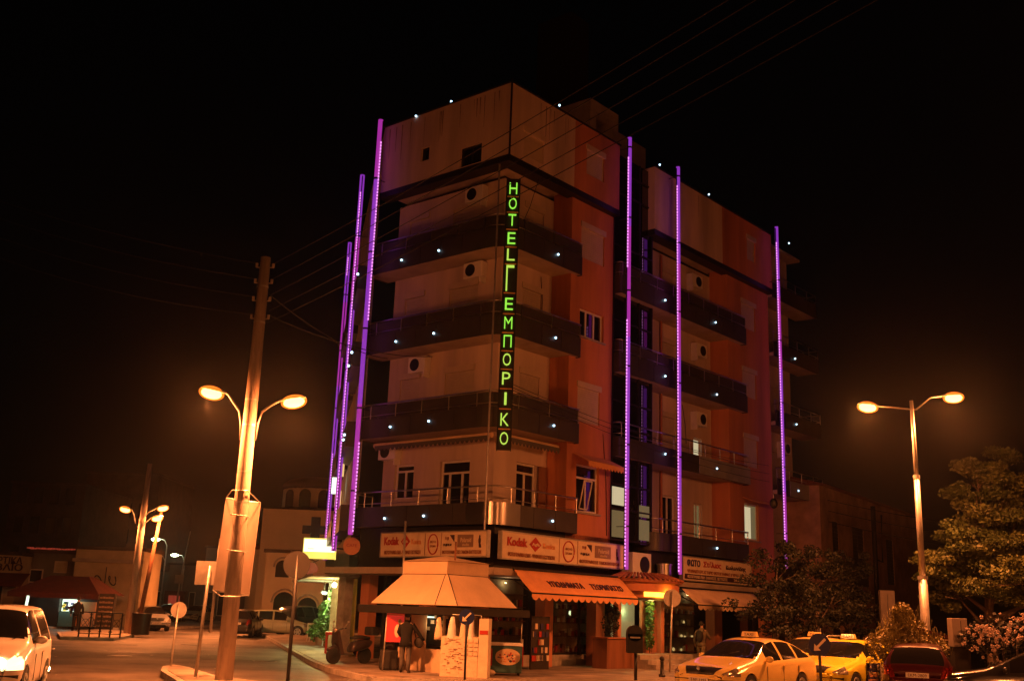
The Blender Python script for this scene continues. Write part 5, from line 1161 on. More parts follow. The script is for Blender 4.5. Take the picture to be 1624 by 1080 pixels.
def car(label,cat,kind,loc,rz,pm,name='parked_car',rimm='galv',plate_txt=None,lights=None,taxi=False,group=None,roofrack=False,ads=False):
    S=CARS[kind]; L,W,H=S['L'],S['W'],S['H']
    t=thing(name,label,cat,loc,rz,group)
    st_=sorted(set([round(x,3) for x in [0,.015,.04,.07,.11,.16,.22,.3]+[.4+i*.09 for i in range(int((L-.7)/.09))]+[L-.3,L-.22,L-.15,L-.1,L-.06,L-.03,L]+[a+d for a in S['ax'] for d in (-.37,-.33,-.27,-.18,.18,.27,.33,.37)]+[S['cowl'],S['rf'],S['rr'],S['rb']]+[p for q in S['pill'] for p in q]]))
    rows=None; V=[];meta=[]
    R=.355
    def section(s):
        T=interp(S['top'],s); B=min(interp(S['belt'],s),T-.05)
        e=min(s,L-s); ro=.38 if s<L/2 else .30
        w=W*(1-(.30 if s<L/2 else .2)*max(0,1-e/ro)**2.2)-.02*abs(s-L/2)/(L/2)
        zs=.24+.10*max(0,1-e/.5)
        g=max(0,min(1,(T-B-.05)/(H-B-.05+1e-6))) if T>B else 0
        wr=w*(1-.30*g)-.09*(1-g)*0-.05
        pts=[(w-.10,zs),(w-.03,zs+.04),(w-.005,zs+.14),(w,.50),(w,.58),(w-.002,.66),(w-.008,.72),(w-.02,(B+.72)/2 if B>.74 else B-.02),(w-.035,B-.012),(w-.05,B+.005)]
        n=5
        for i in range(1,n+1):
            u=i/n; pts.append(((w-.05)+(wr-(w-.05))*(u**1.15),B+(T-.06-B)*u+.002))
        pts+= [(wr-.03,T-.032),(wr-.09,T-.012),(wr*.66,T-.002+.006*g),(wr*.33,T+.004+.012*g),(0,T+.006+.014*g)]
        out=[]
        for i,(y,z) in enumerate(pts):
            if i<10: z=min(z,max(B+.005*(i-9)*-0,.26+i*.001)) if z>B else z
            for ax in S['ax']:
                if abs(s-ax)<R and i<=6:
                    za=.30+math.sqrt(R*R-(s-ax)**2); z=max(z,za+i*.002)
            out.append((y,z))
        return out
    secs=[section(s) for s in st_]; NR=len(secs[0]); 
    for s,sec in zip(st_,secs):
        row=[(L/2-s,-y,z) for (y,z) in sec]+[(L/2-s,y,z) for (y,z) in sec[-2::-1]]
        V+=row
    NW=2*NR-1
    Fc=[];
    for i in range(len(st_)-1):
        for k in range(NW-1): Fc.append((i*NW+k,i*NW+k+1,(i+1)*NW+k+1,(i+1)*NW+k))
    # nose and tail caps: rows joined straight across with a fine grid
    def cap(base,front):
        nc=14; idx0=len(V); s_x=V[base][0]
        half=[V[base+k] for k in range(NR)]
        grid=[]
        for k in range(NR-1):
            y=-half[k][1]; z=half[k][2]; r=[base+k]
            for c in range(1,nc):
                yy=-y+2*y*c/nc; bulge=(.05 if front else .03)*(1-(abs(yy)/max(y,.01))**2.0)*(1 if z<.85 else max(0,1-(z-.85)*4))
                V.append((s_x+(bulge if front else -bulge),yy,z)); r.append(len(V)-1)
            r.append(base+NW-1-k); grid.append(r)
        top=base+NR-1
        for a,b in zip(grid,grid[1:]):
            for c in range(nc): Fc.append((a[c],a[c+1],b[c+1],b[c]) if not front else (a[c],b[c],b[c+1],a[c+1]))
        r=grid[-1]
        for c in range(nc): Fc.append((r[c],r[c+1],top))
    cap(0,True); cap((len(st_)-1)*NW,False)
    parts={}
    for f in Fc:
        c=Vector((0,0,0))
        for i in f: c+=Vector(V[i])
        c/=len(f); s=L/2-c.x; z=c.z; y=abs(c.y); T=interp(S['top'],s); B=interp(S['belt'],s); key='body'
        wv=W*.97
        if s>S['cowl']+.02 and z>B+.01:
            slope_front=S['cowl']<s<S['rf']-.02; slope_back=S['rr']+.06<s<S['rb']
            wr_here=None
            if z<T-.055:
                if S['sg'][0]<s<S['sg'][1] and z<min(T-.075,H-.10) and not any(a<=s<=b for a,b in S['pill']): key='side_window'
            elif slope_front and y<W*.80: key='windscreen'
            elif slope_back and y<W*.66: key='rear_window'
            if key=='body' and slope_front and z>=T-.055 and y<W*.72: key='windscreen'
        if key=='body':
            if s<.24 and z<.78 and .60<z and y<W*.42: key='grille'
            elif s<.42 and .60<z<min(.80,T-.03) and W*.50<y: key='headlight'
            elif s<.14 and z<.40 and y<W*.6: key='air_intake'
            elif s>L-.22 and .70<z<(.95 if kind!='boxy' else .95) and y>W*.66: key='tail_light'
            elif s<.2 and .46<z<.52: key='bumper_strip'
            elif s>L-.2 and .46<z<.54: key='bumper_strip'
            elif .9+.1<s<L-.9 and .44<z<.52 and y>W*.9 and all(abs(s-a)>.4 for a in S['ax']): key='side_moulding'
        parts.setdefault(key,[]).append(f)
    mm={'body':pm,'windscreen':'glass_dark','rear_window':'glass_dark','side_window':'glass_dark','grille':'dark_metal','headlight':'headlamp_glass','air_intake':'black','tail_light':'tail_glass','bumper_strip':'rubber','side_moulding':'rubber_grey'}
    objs={}
    for key,fl in parts.items():
        if key=='side_window':
            for sg in (-1,1):
                ff=[f for f in fl if sg*sum(V[i][1] for i in f)>0]
                objs[key]=mkpart(key,V,ff,mm[key],t)
        elif key in ('headlight','tail_light'):
            for sg in (-1,1):
                ff=[f for f in fl if sg*sum(V[i][1] for i in f)>0]
                if not ff: continue
                m_=mm[key]
                if lights and (key,sg) in lights: m_=lights[(key,sg)]
                objs[key]=mkpart(key,V,ff,m_,t)
        else: objs[key]=mkpart(key,V,fl,mm[key],t)
    mb=MB(); mb.box(-L/2+.25,L/2-.25,-W+.14,W-.14,.2,.62); mb.build('underbody','black',t)
    for ax in S['ax']:
        for sg in (-1,1):
            x=L/2-ax; y=sg*(W-.115); mb=MB(); mb.cyl((x,y-.1,.31),(x,y+.1,.31),.31,n=28); w_=mb.build('wheel','rubber',t)
            mb=MB(); yo=y+sg*.101; mb.cyl((x,yo,.31),(x,yo+sg*.012,.31),.20,n=24)
            for q in range(5):
                a=2*PI*q/5; mb.cyl((x+.12*math.cos(a),yo+sg*.0125,.31+.12*math.sin(a)),(x+.12*math.cos(a),yo+sg*.016,.31+.12*math.sin(a)),.035,n=8,mi=1)
            mb.build('rim',[rimm,'black'],w_)
    xm=L/2-(S['cowl']+.42); zm=interp(S['belt'],S['cowl']+.4)+.06
    for sg in (-1,1):
        mb=MB(); mb.ball((xm,sg*(W+.05),zm),(.06,.11,.075),12,8); mb.cyl((xm,sg*(W-.06),zm-.05),(xm,sg*(W+.0),zm-.03),.025,n=8); mb.build('mirror',pm,t)
        mb=MB()
        for q in S['pill'][:2]:
            xh=L/2-q[0]+.18-.35; mb.box(xh,xh+.16,sg*(W+.004)-.012,sg*(W+.004)+.012,.80,.825)
        mb.build('door_handle',pm,t)
        mb=MB()                                             # shut lines
        for s0 in (S['cowl']+.42,S['pill'][0][0]+.05,S['pill'][1][0]+.02): 
            x=L/2-s0; mb.box(x-.006,x+.006,sg*(W-.004)-.0055,sg*(W-.004)+.0055,.34,.80)
        mb.build('door_gap','black',t)
    mb=MB(); mb.box(L/2+.048,L/2+.062,-.26,.26,.42,.53); p1=mb.build('number_plate','plate',t)
    mb=MB(); zp=.74 if kind in('hatch','suv','boxy') else .60; mb.box(-L/2-.05,-L/2-.034,-.26,.26,zp-.055,zp+.055); p2=mb.build('number_plate','plate',t)
    if plate_txt: text(plate_txt,.07,.42,.004,'plate_lettering','sign_text_dark',p2,(-L/2-.0505,0,zp),(0,-1,0)); text(plate_txt,.07,.42,.004,'plate_lettering','sign_text_dark',p1,(L/2+.0625,0,.475),(0,1,0))
    mb=MB(); mb.cyl((L/2+.03,0,.735),(L/2+.062,0,.735),.04,n=14); mb.build('badge','brushed',t)
    mb=MB(); mb.box(L/2-.03,L/2+.045,-W*.40,W*.40,.775,.79); mb.build('chrome_strip','brushed',t)
    wp=MB()
    for sg in (-.1,.45): wp.tube([(L/2-S['cowl']+.02,sg-.05,S['top'][4][1]+.02),(L/2-S['cowl']-.2,sg+.35,S['top'][4][1]+.155)],.009,4)
    wp.build('wiper','black',t)
    if taxi:
        mb=MB(); x=L/2-S['rf']-.35; mb.add([(x-.07,-.22,H+.03),(x+.07,-.22,H+.03),(x+.07,.22,H+.03),(x-.07,.22,H+.03),(x-.05,-.19,H+.16),(x+.05,-.19,H+.16),(x+.05,.19,H+.16),(x-.05,.19,H+.16)],[(0,3,2,1),(4,5,6,7),(0,1,5,4),(1,2,6,5),(2,3,7,6),(3,0,4,7)]); b_=mb.build('taxi_sign','lit_warm' if False else 'taxi_pale',t,bevel=.012)
        text('TAXI',.075,.26,.004,'taxi_lettering','sign_text_dark',b_,(x+.066,0,H+.09),(0,1,0),(-.14,0,1))
    if roofrack:
        mb=MB()
        for sg in (-1,1): mb.tube([(L/2-S['rf']-.1,sg*W*.66,H+.02),(L/2-S['rf']-.3,sg*W*.66,H+.09),(L/2-S['rr']+.3,sg*W*.66,H+.09),(L/2-S['rr'],sg*W*.66,H+.01)],.018,6)
        mb.build('roof_rail','galv',t)
    if ads:
        for sg in (1,):
            y=sg*(W+.004); mb=MB(); mb.box(-.12,.78,y-.006,y+.006,.36,.86); mb.build('advert_panel','sign_navy',t); mb=MB(); mb.box(-1.0,-.14,y-.005,y+.005,.36,.86); mb.build('advert_panel','sign_white',t)
            mb=MB(); mb.box(.1,.6,y+.006,y+.009,.50,.62); mb.box(.05,.7,y+.006,y+.009,.41,.44); mb.build('advert_print','awning_red',t); mb=MB(); mb.ball((-.5,y,.72),(.08,.012,.1),8,6); mb.ball((-.5,y,.52),(.16,.012,.14),8,6); mb.build('advert_print','sign_red',t)
            mb=MB(); mb.ball((.0,y+.002,.74),(.10,.012,.09),8,6); mb.ball((.5,y+.002,.74),(.05,.012,.05),8,6); mb.build('advert_print','sign_white',t)
    return t
def mkpart(name,V,faces,m,parent):
    idx={}; vs=[];fs=[]
    for f in faces:
        g=[]
        for i in f:
            if i not in idx: idx[i]=len(vs); vs.append(V[i])
            g.append(idx[i])
        fs.append(g)
    mb=MB(); mb.add(vs,fs,True); return mb.build(name,m,parent)
def heading(v): return math.atan2(v.y,v.x)
HU=heading(-UA)
c1=gp(1112,1064,.66); c1=c1+UA*2.2; c1.z=0
car('yellow taxi nearest the camera, parked in front of the hotel entrance','taxi','liftback',c1,HU,'taxi_yellow','taxi_car',plate_txt='ΤΑΕ-1153',taxi=True,group='yellow taxis waiting in line')
c3=c1+UA*4.75+Vector((.35,-.38,0)); 
car('bright yellow estate taxi with advert panels on its doors, second in line','taxi','liftback',c3,HU,'taxi_bright','taxi_car',plate_txt='ΤΑΕ-2047',taxi=True,group='yellow taxis waiting in line',roofrack=True,ads=True)
c2=c3+Vector((-.45,2.35,0))+UA*.4
car('pale yellow taxi half hidden behind the other two, on the hotel side','taxi','liftback',c2,HU,'taxi_pale','taxi_car',taxi=True,group='yellow taxis waiting in line')
p=gp(1470,1068,.78); p.z=0
car('dark red hatchback seen from behind at lower right','car','hatch',p+Vector((.55,1.75,0)),math.radians(66),'car_red',plate_txt='EKM-2809')
car('black car behind the dark red hatchback at the right edge','car','liftback',Vector((12.6,25.6,0)),math.radians(150),'car_dark')
car('dark car at the far right edge with a pale lit mirror','car','hatch',Vector((12.4,21.6,0)),math.radians(62),'car_dark')
p=gp(61,1035,.90); 
car('small white boxy four wheel drive driving in at lower left','car','boxy',Vector((-9.35,20.3,0)),math.radians(-76),'car_white',lights={('headlight',1):'head_warm',('headlight',-1):'head_warm'})
wc=[o for o in bpy.data.objects if o.get('label','').startswith('small white boxy')][0]; m_=MB(); m_.ball((-1.74,.66,.42),(.05,.09,.07),10,7); m_.build('streak_glow','bulb_warm',wc); m_=MB(); m_.ball((1.74,.42,.70),(.05,.11,.09),12,8); m_.build('headlight_bulb','bulb_warm',wc)  # glowing ball at the rear corner stands in for a passing light streak
t=bpy.data.objects['parked_car.003'] if 'parked_car.003' in bpy.data.objects else None
for px,py,Y,kd,hd,pm,lab,lt in ((384,1009,60,'hatch',92,'car_dark','black hatchback with a lit tail light beside the thick pole',{('tail_light',1):'tail_red'}),
    (438,1008,63,'hatch',10,'car_green','pale green hatchback seen from the side before the church',None),
    (485,1004,66,'suv',60,'car_dark','big black car in the dark between the church and the cafe',None),
    (236,998,66,'liftback',-62,'car_silver','old silver saloon facing the camera at the left street mouth',None)):
    p=at(px,py,Y); p.z=0; car(lab,'car',kd,p,math.radians(hd),pm,plate_txt='KAB-4417' if kd!='suv' else None,lights=lt)
p=at(266,986,88); car('small dark car with lit lamps far down the left street','car','hatch',Vector((p.x,88,0)),math.radians(-84),'car_dark',lights={('headlight',1):'lit_warm',('headlight',-1):'lit_warm'})
p=at(312,986,92); car('pale small car far down the left street near the green lit windows','car','hatch',Vector((p.x,92,0)),math.radians(-100),'car_green')
p=at(205,985,74); car('dark car behind the old silver saloon by the leaning pole','car','hatch',Vector((p.x,74,0)),math.radians(-80),'car_dark')
p=at(22,972,33); car('pale car roof just visible over the white boxy car','car','suv',Vector((p.x-1.2,31,0)),math.radians(-20),'taxi_pale')
# ------------------------------------------------------------------ trees and bushes
def tree(name,label,base,H,trunk_r,crown,n,leaf,m,seed,group=None,ms=None):
    rnd=random.Random(seed); t=thing(name,label,'tree',base,0,group)
    mb=MB(); top=H*.55; mb.tube([(0,0,-.05),(rnd.uniform(-.1,.1),0,top*.4),(rnd.uniform(-.2,.2),rnd.uniform(-.2,.2),top)],[trunk_r,trunk_r*.8,trunk_r*.5],10)
    for (c,r) in crown:
        c=Vector(c); s=Vector((0,0,min(c.z*.6,top)))
        mb.tube([s,(s+c)/2+Vector((rnd.uniform(-.2,.2),rnd.uniform(-.2,.2),-.1)),c],[trunk_r*.4,trunk_r*.25,trunk_r*.08],6)
        for q in range(3): d=Vector((rnd.uniform(-1,1)*r[0],rnd.uniform(-1,1)*r[1],rnd.uniform(-.4,1)*r[2]))*.7; mb.tube([c*.85+s*.15,c+d],[trunk_r*.14,trunk_r*.04],5)
    mb.build('trunk','bark',t)
    vs_=[];mi=[]
    mb=MB(); sub=[]
    for (c,r) in crown:
        c=Vector(c); k=14
        for _ in range(k):
            while True:
                d=Vector((rnd.uniform(-1,1),rnd.uniform(-1,1),rnd.uniform(-1,1)))
                if .35<d.length<1: break
            sub.append((c+Vector((d.x*r[0],d.y*r[1],d.z*r[2])),(r[0]*.36,r[1]*.36,r[2]*.30)))
    per=max(20,int(n/len(sub)))
    for s_ in sub: leafmesh(mb,[s_],per,0,leaf,rnd,mi=0 if rnd.random()<.6 else 1)
    mb.build('crown',ms or [m,m],t)
    return t
b=Vector((16.3,36,.14))
tree('broadleaf_tree','big spreading tree at the right edge with layered lamp lit leaves',b,7.6,.20,
 [((-.2,-.2,6.7),(.9,.9,.75)),((.9,.0,7.0),(1.1,1.1,.8)),((-.2,0,5.7),(1.2,1.1,.8)),((1.6,0,6.0),(1.4,1.2,.9)),((.5,-.2,4.9),(1.6,1.3,.8)),((-1.0,-.6,4.5),(1.3,1.2,.65)),((.6,-.9,4.1),(1.7,1.3,.7)),((-1.5,-.4,3.7),(1.3,1.1,.6)),((-.3,-.8,3.3),(1.6,1.2,.6)),((2.3,-.2,4.5),(1.6,1.3,.9)),((2.7,.2,6.2),(1.3,1.1,.9)),((1.4,-.5,3.0),(1.6,1.2,.6)),((-1.2,-.2,2.8),(1.1,.9,.5)),((3.2,0,3.4),(1.4,1.1,.8))],52000,.135,'leaf_b',21,ms=['leaf_b','leaf_a'])
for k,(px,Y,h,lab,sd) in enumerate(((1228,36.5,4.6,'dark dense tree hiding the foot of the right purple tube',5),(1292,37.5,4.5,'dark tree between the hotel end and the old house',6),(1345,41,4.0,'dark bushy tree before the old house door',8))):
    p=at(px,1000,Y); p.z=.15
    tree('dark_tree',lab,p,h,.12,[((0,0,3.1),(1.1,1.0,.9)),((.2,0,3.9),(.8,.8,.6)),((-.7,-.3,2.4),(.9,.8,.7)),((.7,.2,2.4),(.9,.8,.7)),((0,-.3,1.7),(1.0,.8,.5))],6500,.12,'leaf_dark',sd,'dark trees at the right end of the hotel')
p=gp(1432,1100,.0); p=Vector((10.55*1.13,29.8,.12)); q=at(1430,1000,27.5)
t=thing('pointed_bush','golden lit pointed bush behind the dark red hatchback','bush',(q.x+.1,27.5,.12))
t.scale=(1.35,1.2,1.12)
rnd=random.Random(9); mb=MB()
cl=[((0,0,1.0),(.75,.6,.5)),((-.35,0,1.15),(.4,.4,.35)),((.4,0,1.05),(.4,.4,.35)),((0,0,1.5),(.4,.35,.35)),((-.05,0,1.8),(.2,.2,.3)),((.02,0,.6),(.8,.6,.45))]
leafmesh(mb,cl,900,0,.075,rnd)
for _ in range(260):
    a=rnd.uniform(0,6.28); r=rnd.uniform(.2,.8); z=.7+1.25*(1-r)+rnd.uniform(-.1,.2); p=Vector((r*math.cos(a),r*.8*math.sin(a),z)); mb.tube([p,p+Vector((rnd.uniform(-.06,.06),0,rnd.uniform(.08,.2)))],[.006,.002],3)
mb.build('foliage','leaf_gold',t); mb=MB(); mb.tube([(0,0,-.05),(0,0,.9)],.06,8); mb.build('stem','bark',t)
q=at(1585,1000,27.0); t=thing('flowering_bush','dark bush covered in pale pink blossoms at the right edge','bush',(q.x+.15,27.2,.12))
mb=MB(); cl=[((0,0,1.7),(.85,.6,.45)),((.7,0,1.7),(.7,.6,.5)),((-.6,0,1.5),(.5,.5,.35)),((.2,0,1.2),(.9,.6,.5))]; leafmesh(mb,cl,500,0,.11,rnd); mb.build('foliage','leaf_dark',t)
mb=MB()
for _ in range(150):
    c,r=rnd.choice(cl); d=Vector((rnd.uniform(-1,1),rnd.uniform(-1.1,-.2),rnd.uniform(-.6,1))).normalized(); p=Vector(c)+Vector((d.x*r[0],d.y*r[1],d.z*r[2]))*1.02
    s=rnd.uniform(.025,.05)
    for q_ in range(5):
        a=2*PI*q_/5+rnd.random(); mb.ball(p+Vector((math.cos(a)*s*.8,-.01,math.sin(a)*s*.8)),(s*.6,s*.35,s*.5),5,4)
mb.build('blossom','petal',t); mb=MB()
for x in (-.3,0,.4): mb.tube([(x*.3,0,-.05),(x,0,1.5)],.03,6)
mb.build('stem','bark',t)
q=at(1405,925,33); t=thing('notice_board','tall pale notice board standing among the trees behind the pointed bush','board',(q.x,33,.14)); z0=at(1405,985,33).z-.14; z1=at(1405,936,33).z-.14
mb=MB(); mb.box(-.22,.22,-.08,.08,z0-.5,z1+.0); mb.build('panel','interior_dark',t); mb=MB(); mb.box(-.05,.05,-.05,.05,-.03,z0-.501); mb.build('post','dark_metal',t); mb=MB(); mb.box(-.008,.008,-.09,-.081,z0-.45,z1-.1); mb.build('joint','dark_metal',t)
q=at(1518,1000,25.5); t=thing('pale_cabinet','pale two door cabinet in front of the flowering bush','cabinet',(q.x+.9,27.6,.1)); mb=MB(); mb.box(-.18,.20,-.12,.2,1.3,2.0); mb.build('case','banner',t,bevel=.01); mb=MB(); mb.box(-.16,.18,-.10,.18,0,1.295); mb.build('plinth','interior_dark',t); mb=MB(); mb.box(.03,.04,-.13,-.121,1.34,1.94); mb.build('door_gap','black',t)
q=at(1490,1012,29); t=thing('stall_roof','low dark stall with a slanting red edged roof behind the red hatchback','stall',(q.x,29.5,.14)); mb=MB(); mb.box(-.9,.85,-.4,.6,0,1.38); mb.build('body','interior_dark',t); mb=MB(); mb.add([(-.75,-.5,1.75),(.35,-.5,1.50),(.35,.6,1.50),(-.75,.6,1.75),(-.75,-.5,1.68),(.35,-.5,1.40),(.35,.6,1.40),(-.75,.6,1.68)],[(0,1,2,3),(4,7,6,5),(0,4,5,1),(1,5,6,2),(2,6,7,3),(3,7,4,0)]); mb.build('roof','canopy_red',t); mb=MB(); mb.box(-1.0,.95,-.5,-.42,1.385,1.42); mb.build('shelf','awning_cream',t)
# ------------------------------------------------------------------ background
def block(name,label,cat,x0,x1,y0,y1,z1,m,windows=(),wm='glass_dark',roof='roof_dark',rz=0,origin=None,group=None,fm='shutter'):
    o=Vector(origin) if origin else Vector(((x0+x1)/2,y0,0))
    t=thing(name,label,cat,o,rz,group); mb=MB(); mb.box(x0-o.x,x1-o.x,y0-o.y,y1-o.y,0.0,z1); mb.build('wall',m,t)
    mb=MB(); mb.box(x0-o.x-.15,x1-o.x+.15,y0-o.y-.2,y1-o.y+.1,z1+.003,z1+.2); mb.build('roof',roof,t)
    for (wx0,wx1,wz0,wz1,*mm_) in windows:
        f=MB(); a,b=wx0-o.x,wx1-o.x
        for (p,q,r,s) in ((a-.07,a,wz0-.07,wz1+.07),(b,b+.07,wz0-.07,wz1+.07),(a,b,wz0-.07,wz0),(a,b,wz1,wz1+.07)): f.box(p,q,y0-o.y-.05,y0-o.y-.003,r,s)
        fo=f.build('window',fm,t); g_=MB(); g_.box(a,b,y0-o.y-.02,y0-o.y-.003,wz0,wz1); g_.build('pane',mm_[0] if mm_ else wm,fo)
    return t
# old house to the right
hA=Vector((14.6,49.0,0)); hB=Vector((25.0,63.5,0)); dv=(hB-hA); Lh=dv.length; 
t=thing('old_house','old two storey plaster house with dark shuttered windows right of the hotel','house',hA,math.atan2(dv.y,dv.x))
mb=MB(); holes=[(1.6,2.5,4.2,6.6),(4.6,6.4,4.0,6.6),(10.3,11.6,4.0,6.4),(5.0,6.2,.3,2.6),(1.2,2.8,.3,2.6)]
wallgrid(mb,'b',0,0,Lh,0,8.1,holes); mb.quad((Lh,0,0),(Lh,8,0),(Lh,8,8.1),(Lh,0,8.1)); mb.quad((0,0,0),(0,8,0),(0,8,8.1),(0,0,8.1)); mb.build('wall','old_plaster',t)
mb=MB(); mb.box(0.02,Lh-.02,.21,7.9,0,8.0); mb.build('core','interior_dark',t)
mb=MB(); mb.add([(-.2,-.4,8.11),(Lh+.2,-.4,8.11),(Lh+.2,8.2,8.11),(-.2,8.2,8.11),(1.5,4,9.3),(Lh-1.5,4,9.3)],[(3,2,1,0),(0,1,5,4),(1,2,5),(2,3,4,5),(3,0,4)]); mb.build('roof','tile_roof',t)
for h in holes[:3]:
    for s_ in (0,1):
        mb=MB(); w_=(h[1]-h[0])/2; x=h[0]+s_*w_; 
        for i in range(14): z=h[2]+(h[3]-h[2])*i/14; mb.box(x+.02,x+w_-.02,.03,.06,z,z+(h[3]-h[2])/14*.8)
        mb.box(x,x+w_,.061,.08,h[2],h[3]); mb.build('shutter','kiosk_dark',t)
mb=MB(); mb.tube([(7.9,-.08,1.0),(7.9,-.08,7.9)],.14,8); mb.tube([(8.1,-.05,5.2),(9.3,-.05,5.1),(9.5,-.05,7.6)],.05,6); mb.build('drain_pipe','dark_metal',t)
mb=MB(); mb.box(.4,3.6,-1.0,-.01,3.6,3.75); mb.box(.4,3.6,-1.0,-.96,3.751,4.6); mb.build('balcony','dark_panel',t)
t=thing('narrow_wall_lamp','hanging mirror ball shaped round lamp on the wire under the end balcony','lamp',at(1227,798,40.5)); mb=MB(); mb.ball((0,0,0),(.16,.12,.2),12,8); mb.build('shell','dark_metal',t); mb=MB(); mb.cyl((0,0,.19),(0,0,.35),.02,n=6); mb.build('hook','galv',t)
# church
CX=Vector((-15.2,82,.0))
t=thing('church','pale domed church with arched windows beyond the street','church',CX)
def px(x,y,Y): return at(x,y,Y)-CX
a=px(418,806,82); b=px(560,806,82); mb=MB(); mb.box(a.x,b.x,0,16,0,a.z); mb.build('wall','church_wall',t)
mb=MB(); mb.add([(a.x-.3,-.3,a.z+.005),(b.x+.3,-.3,a.z+.005),(b.x+.3,16,a.z+.005),(a.x-.3,16,a.z+.005),(a.x+2,6,a.z+.8),(b.x,6,a.z+.8)],[(3,2,1,0),(0,1,5,4),(1,2,5),(2,3,4,5),(3,0,4)]); mb.build('roof','roof_dark',t)
d0=px(432,800,86); d1=px(545,800,86); dt=px(470,765,86).z; dc=Vector(((d0.x+d1.x)/2,8,0)); dr=(d1.x-d0.x)/2
mb=MB(); mb.cyl((dc.x,dc.y,a.z-.5),(dc.x,dc.y,dt),dr,n=36); dome=mb.build('drum','church_wall',t); mb=MB(); mb.ball((dc.x,dc.y,dt),(dr+.15,dr+.15,dr*.32),30,10); mb.build('dome','roof_dark',dome)
def arch(mb,cx,y,w,z0,z1,th=.06):
    pts=[(cx-w,z0),(cx+w,z0)]+[(cx+w*math.cos(PI*i/10),z1-w+w*math.sin(PI*i/10)) for i in range(11)]
    n=len(pts); mb.add([(p[0],y,p[1]) for p in pts]+[(p[0],y+th,p[1]) for p in pts],[tuple(range(n))]+[(i,(i+1)%n,(i+1)%n+n,i+n) for i in range(n)])
q=px(487,800,80); mb=MB(); 
for ang in (-2.3,-1.75,-1.2): 
    u=(dc.x+dr*math.cos(ang),dc.y+dr*math.sin(ang)); 
    m2=MB(lambda p,u=u,ang=ang: Vector((u[0]+math.cos(ang)*.03+p[0]*-math.sin(ang)+p[1]*-math.cos(ang),u[1]+math.sin(ang)*.03+p[0]*math.cos(ang)+p[1]*-math.sin(ang),p[2]))); arch(m2,0,0,.5,a.z+.4,dt-.35); m2.build('arched_window','glass_dark',dome)
a1=px(422,880,78); b1=px(505,868,78); a2=px(505,1000,78)
mb=MB(); mb.box(a1.x,b1.x+.6,-4,-.01,0,a1.z+.2); mb.build('side_chapel','church_wall',t)
mb=MB(); mb.box(a1.x-.15,b1.x+.7,-4.2,-.02,a1.z+.205,a1.z+.45); mb.build('chapel_roof','roof_dark',t)
for (X,w,y0,y1) in ((447,.75,992,938),(485,.7,988,947),(447,.5,915,888),(487,.5,915,890)):
    c=px(X,y0,78); c2=px(X,y1,78); m2=MB(); arch(m2,c.x,-4.05,w,max(c.z,.05),c2.z); m2.build('arched_window','glass_dark',t)
    m2=MB(); m2.tube([(c.x+(w+.15)*math.cos(PI*i/10),-4.06,c2.z-w+(w+.2)*math.sin(PI*i/10)) for i in range(11)],.07,5); m2.build('arch_moulding','concrete',t)
ap=px(385,960,84); aq=px(425,872,84); mb=MB(); mb.cyl((ap.x+2.6,4,0),(ap.x+2.6,4,aq.z),2.9,n=30); ap_=mb.build('apse','church_wall',t); mb=MB(); mb.cyl((ap.x+2.6,4,aq.z+.005),(ap.x+2.6,4,aq.z+1.6),3.1,.3,n=30); mb.build('apse_roof','tile_roof',ap_)
# left shops
sA=at(28,900,66); 
zt_=at(170,872,66).z
pa_=at(118,900,66).x; pb_=at(226,900,66).x
sh_=block('pale_shop','pale plastered corner shop with a curled emblem on its wall','shop',pa_,pb_,66,69.5,zt_,'shop_wall',[(at(170,935,66).x,at(182,935,66).x,at(176,962,66).z,at(176,940,66).z,'lit_green')])
mb=MB(); q=at(167,920,66)-sh_.location
for s_ in (-1,1):
    mb.tube([(q.x+s_*(.15+.5*(i/12)+.13*math.cos(i*.7)),-.04,q.z+.28*math.sin(i*.62)*s_) for i in range(13)],.04,5)
mb.tube([(q.x,-.04,q.z+.8),(q.x,-.04,q.z-.8)],.03,5); mb.build('curled_emblem','dark_metal',sh_)
mb=MB(); mb.box(pa_-sh_.location.x-.1,pb_-sh_.location.x+.1,-.25,-.01,zt_-.75,zt_-.55); mb.build('cornice','soffit',sh_)
x0=at(-140,900,66).x; x1=at(30,900,66).x; zl=at(10,880,66).z
s1=block('signed_shop','dim shop with a large two-row dark lettered sign at the left edge','shop',x0,x1,66,80,zl,'shop_wall',[(x1-5.5,x1-3.5,.4,2.4),(x1-2.8,x1-.8,.4,2.4)])
for (s,py) in (('ΧΑΡΤΙΚΑ',888),('ΒΙΒΛΙΟ',899)):
    q=at(12,py,66)-s1.location; text(s,.42,2.3,.03,'lettering','sign_text_dark',s1,(q.x-.2,-.05,q.z),bold=.02)
mb=MB(); q=at(15,922,66)-s1.location; mb.add([(q.x-5,-.02,q.z+.5),(q.x+1.2,-.02,q.z+.5),(q.x+1.3,-1.3,q.z-.3),(q.x-5,-1.3,q.z-.3)],[(0,1,2,3)]); o=mb.build('awning','canopy_red',s1); o.modifiers.new('thickness','SOLIDIFY').thickness=.03
zm_=at(80,878,68).z
s2_=block('middle_shop','dark shop row with a strip of coloured lights on its roof line','shop',x1+.1,pa_-.1,67.5,80,zm_,'far_wall',[(at(50,900,67.5).x,at(68,900,67.5).x,at(60,922,67.5).z,at(60,904,67.5).z),(at(88,900,67.5).x,at(105,900,67.5).x,at(60,905,67.5).z,at(60,890,67.5).z,'shop_wall')])
mb=MB(); 
for i in range(16):
    xx=at(40+i*4.8,875,67).x-s2_.location.x; mb.box(xx,xx+.16,-.3,-.2,zm_+.22+rr.uniform(0,.04),zm_+.30+rr.uniform(0,.05))
mb.build('light_strip','red_glow',s2_)
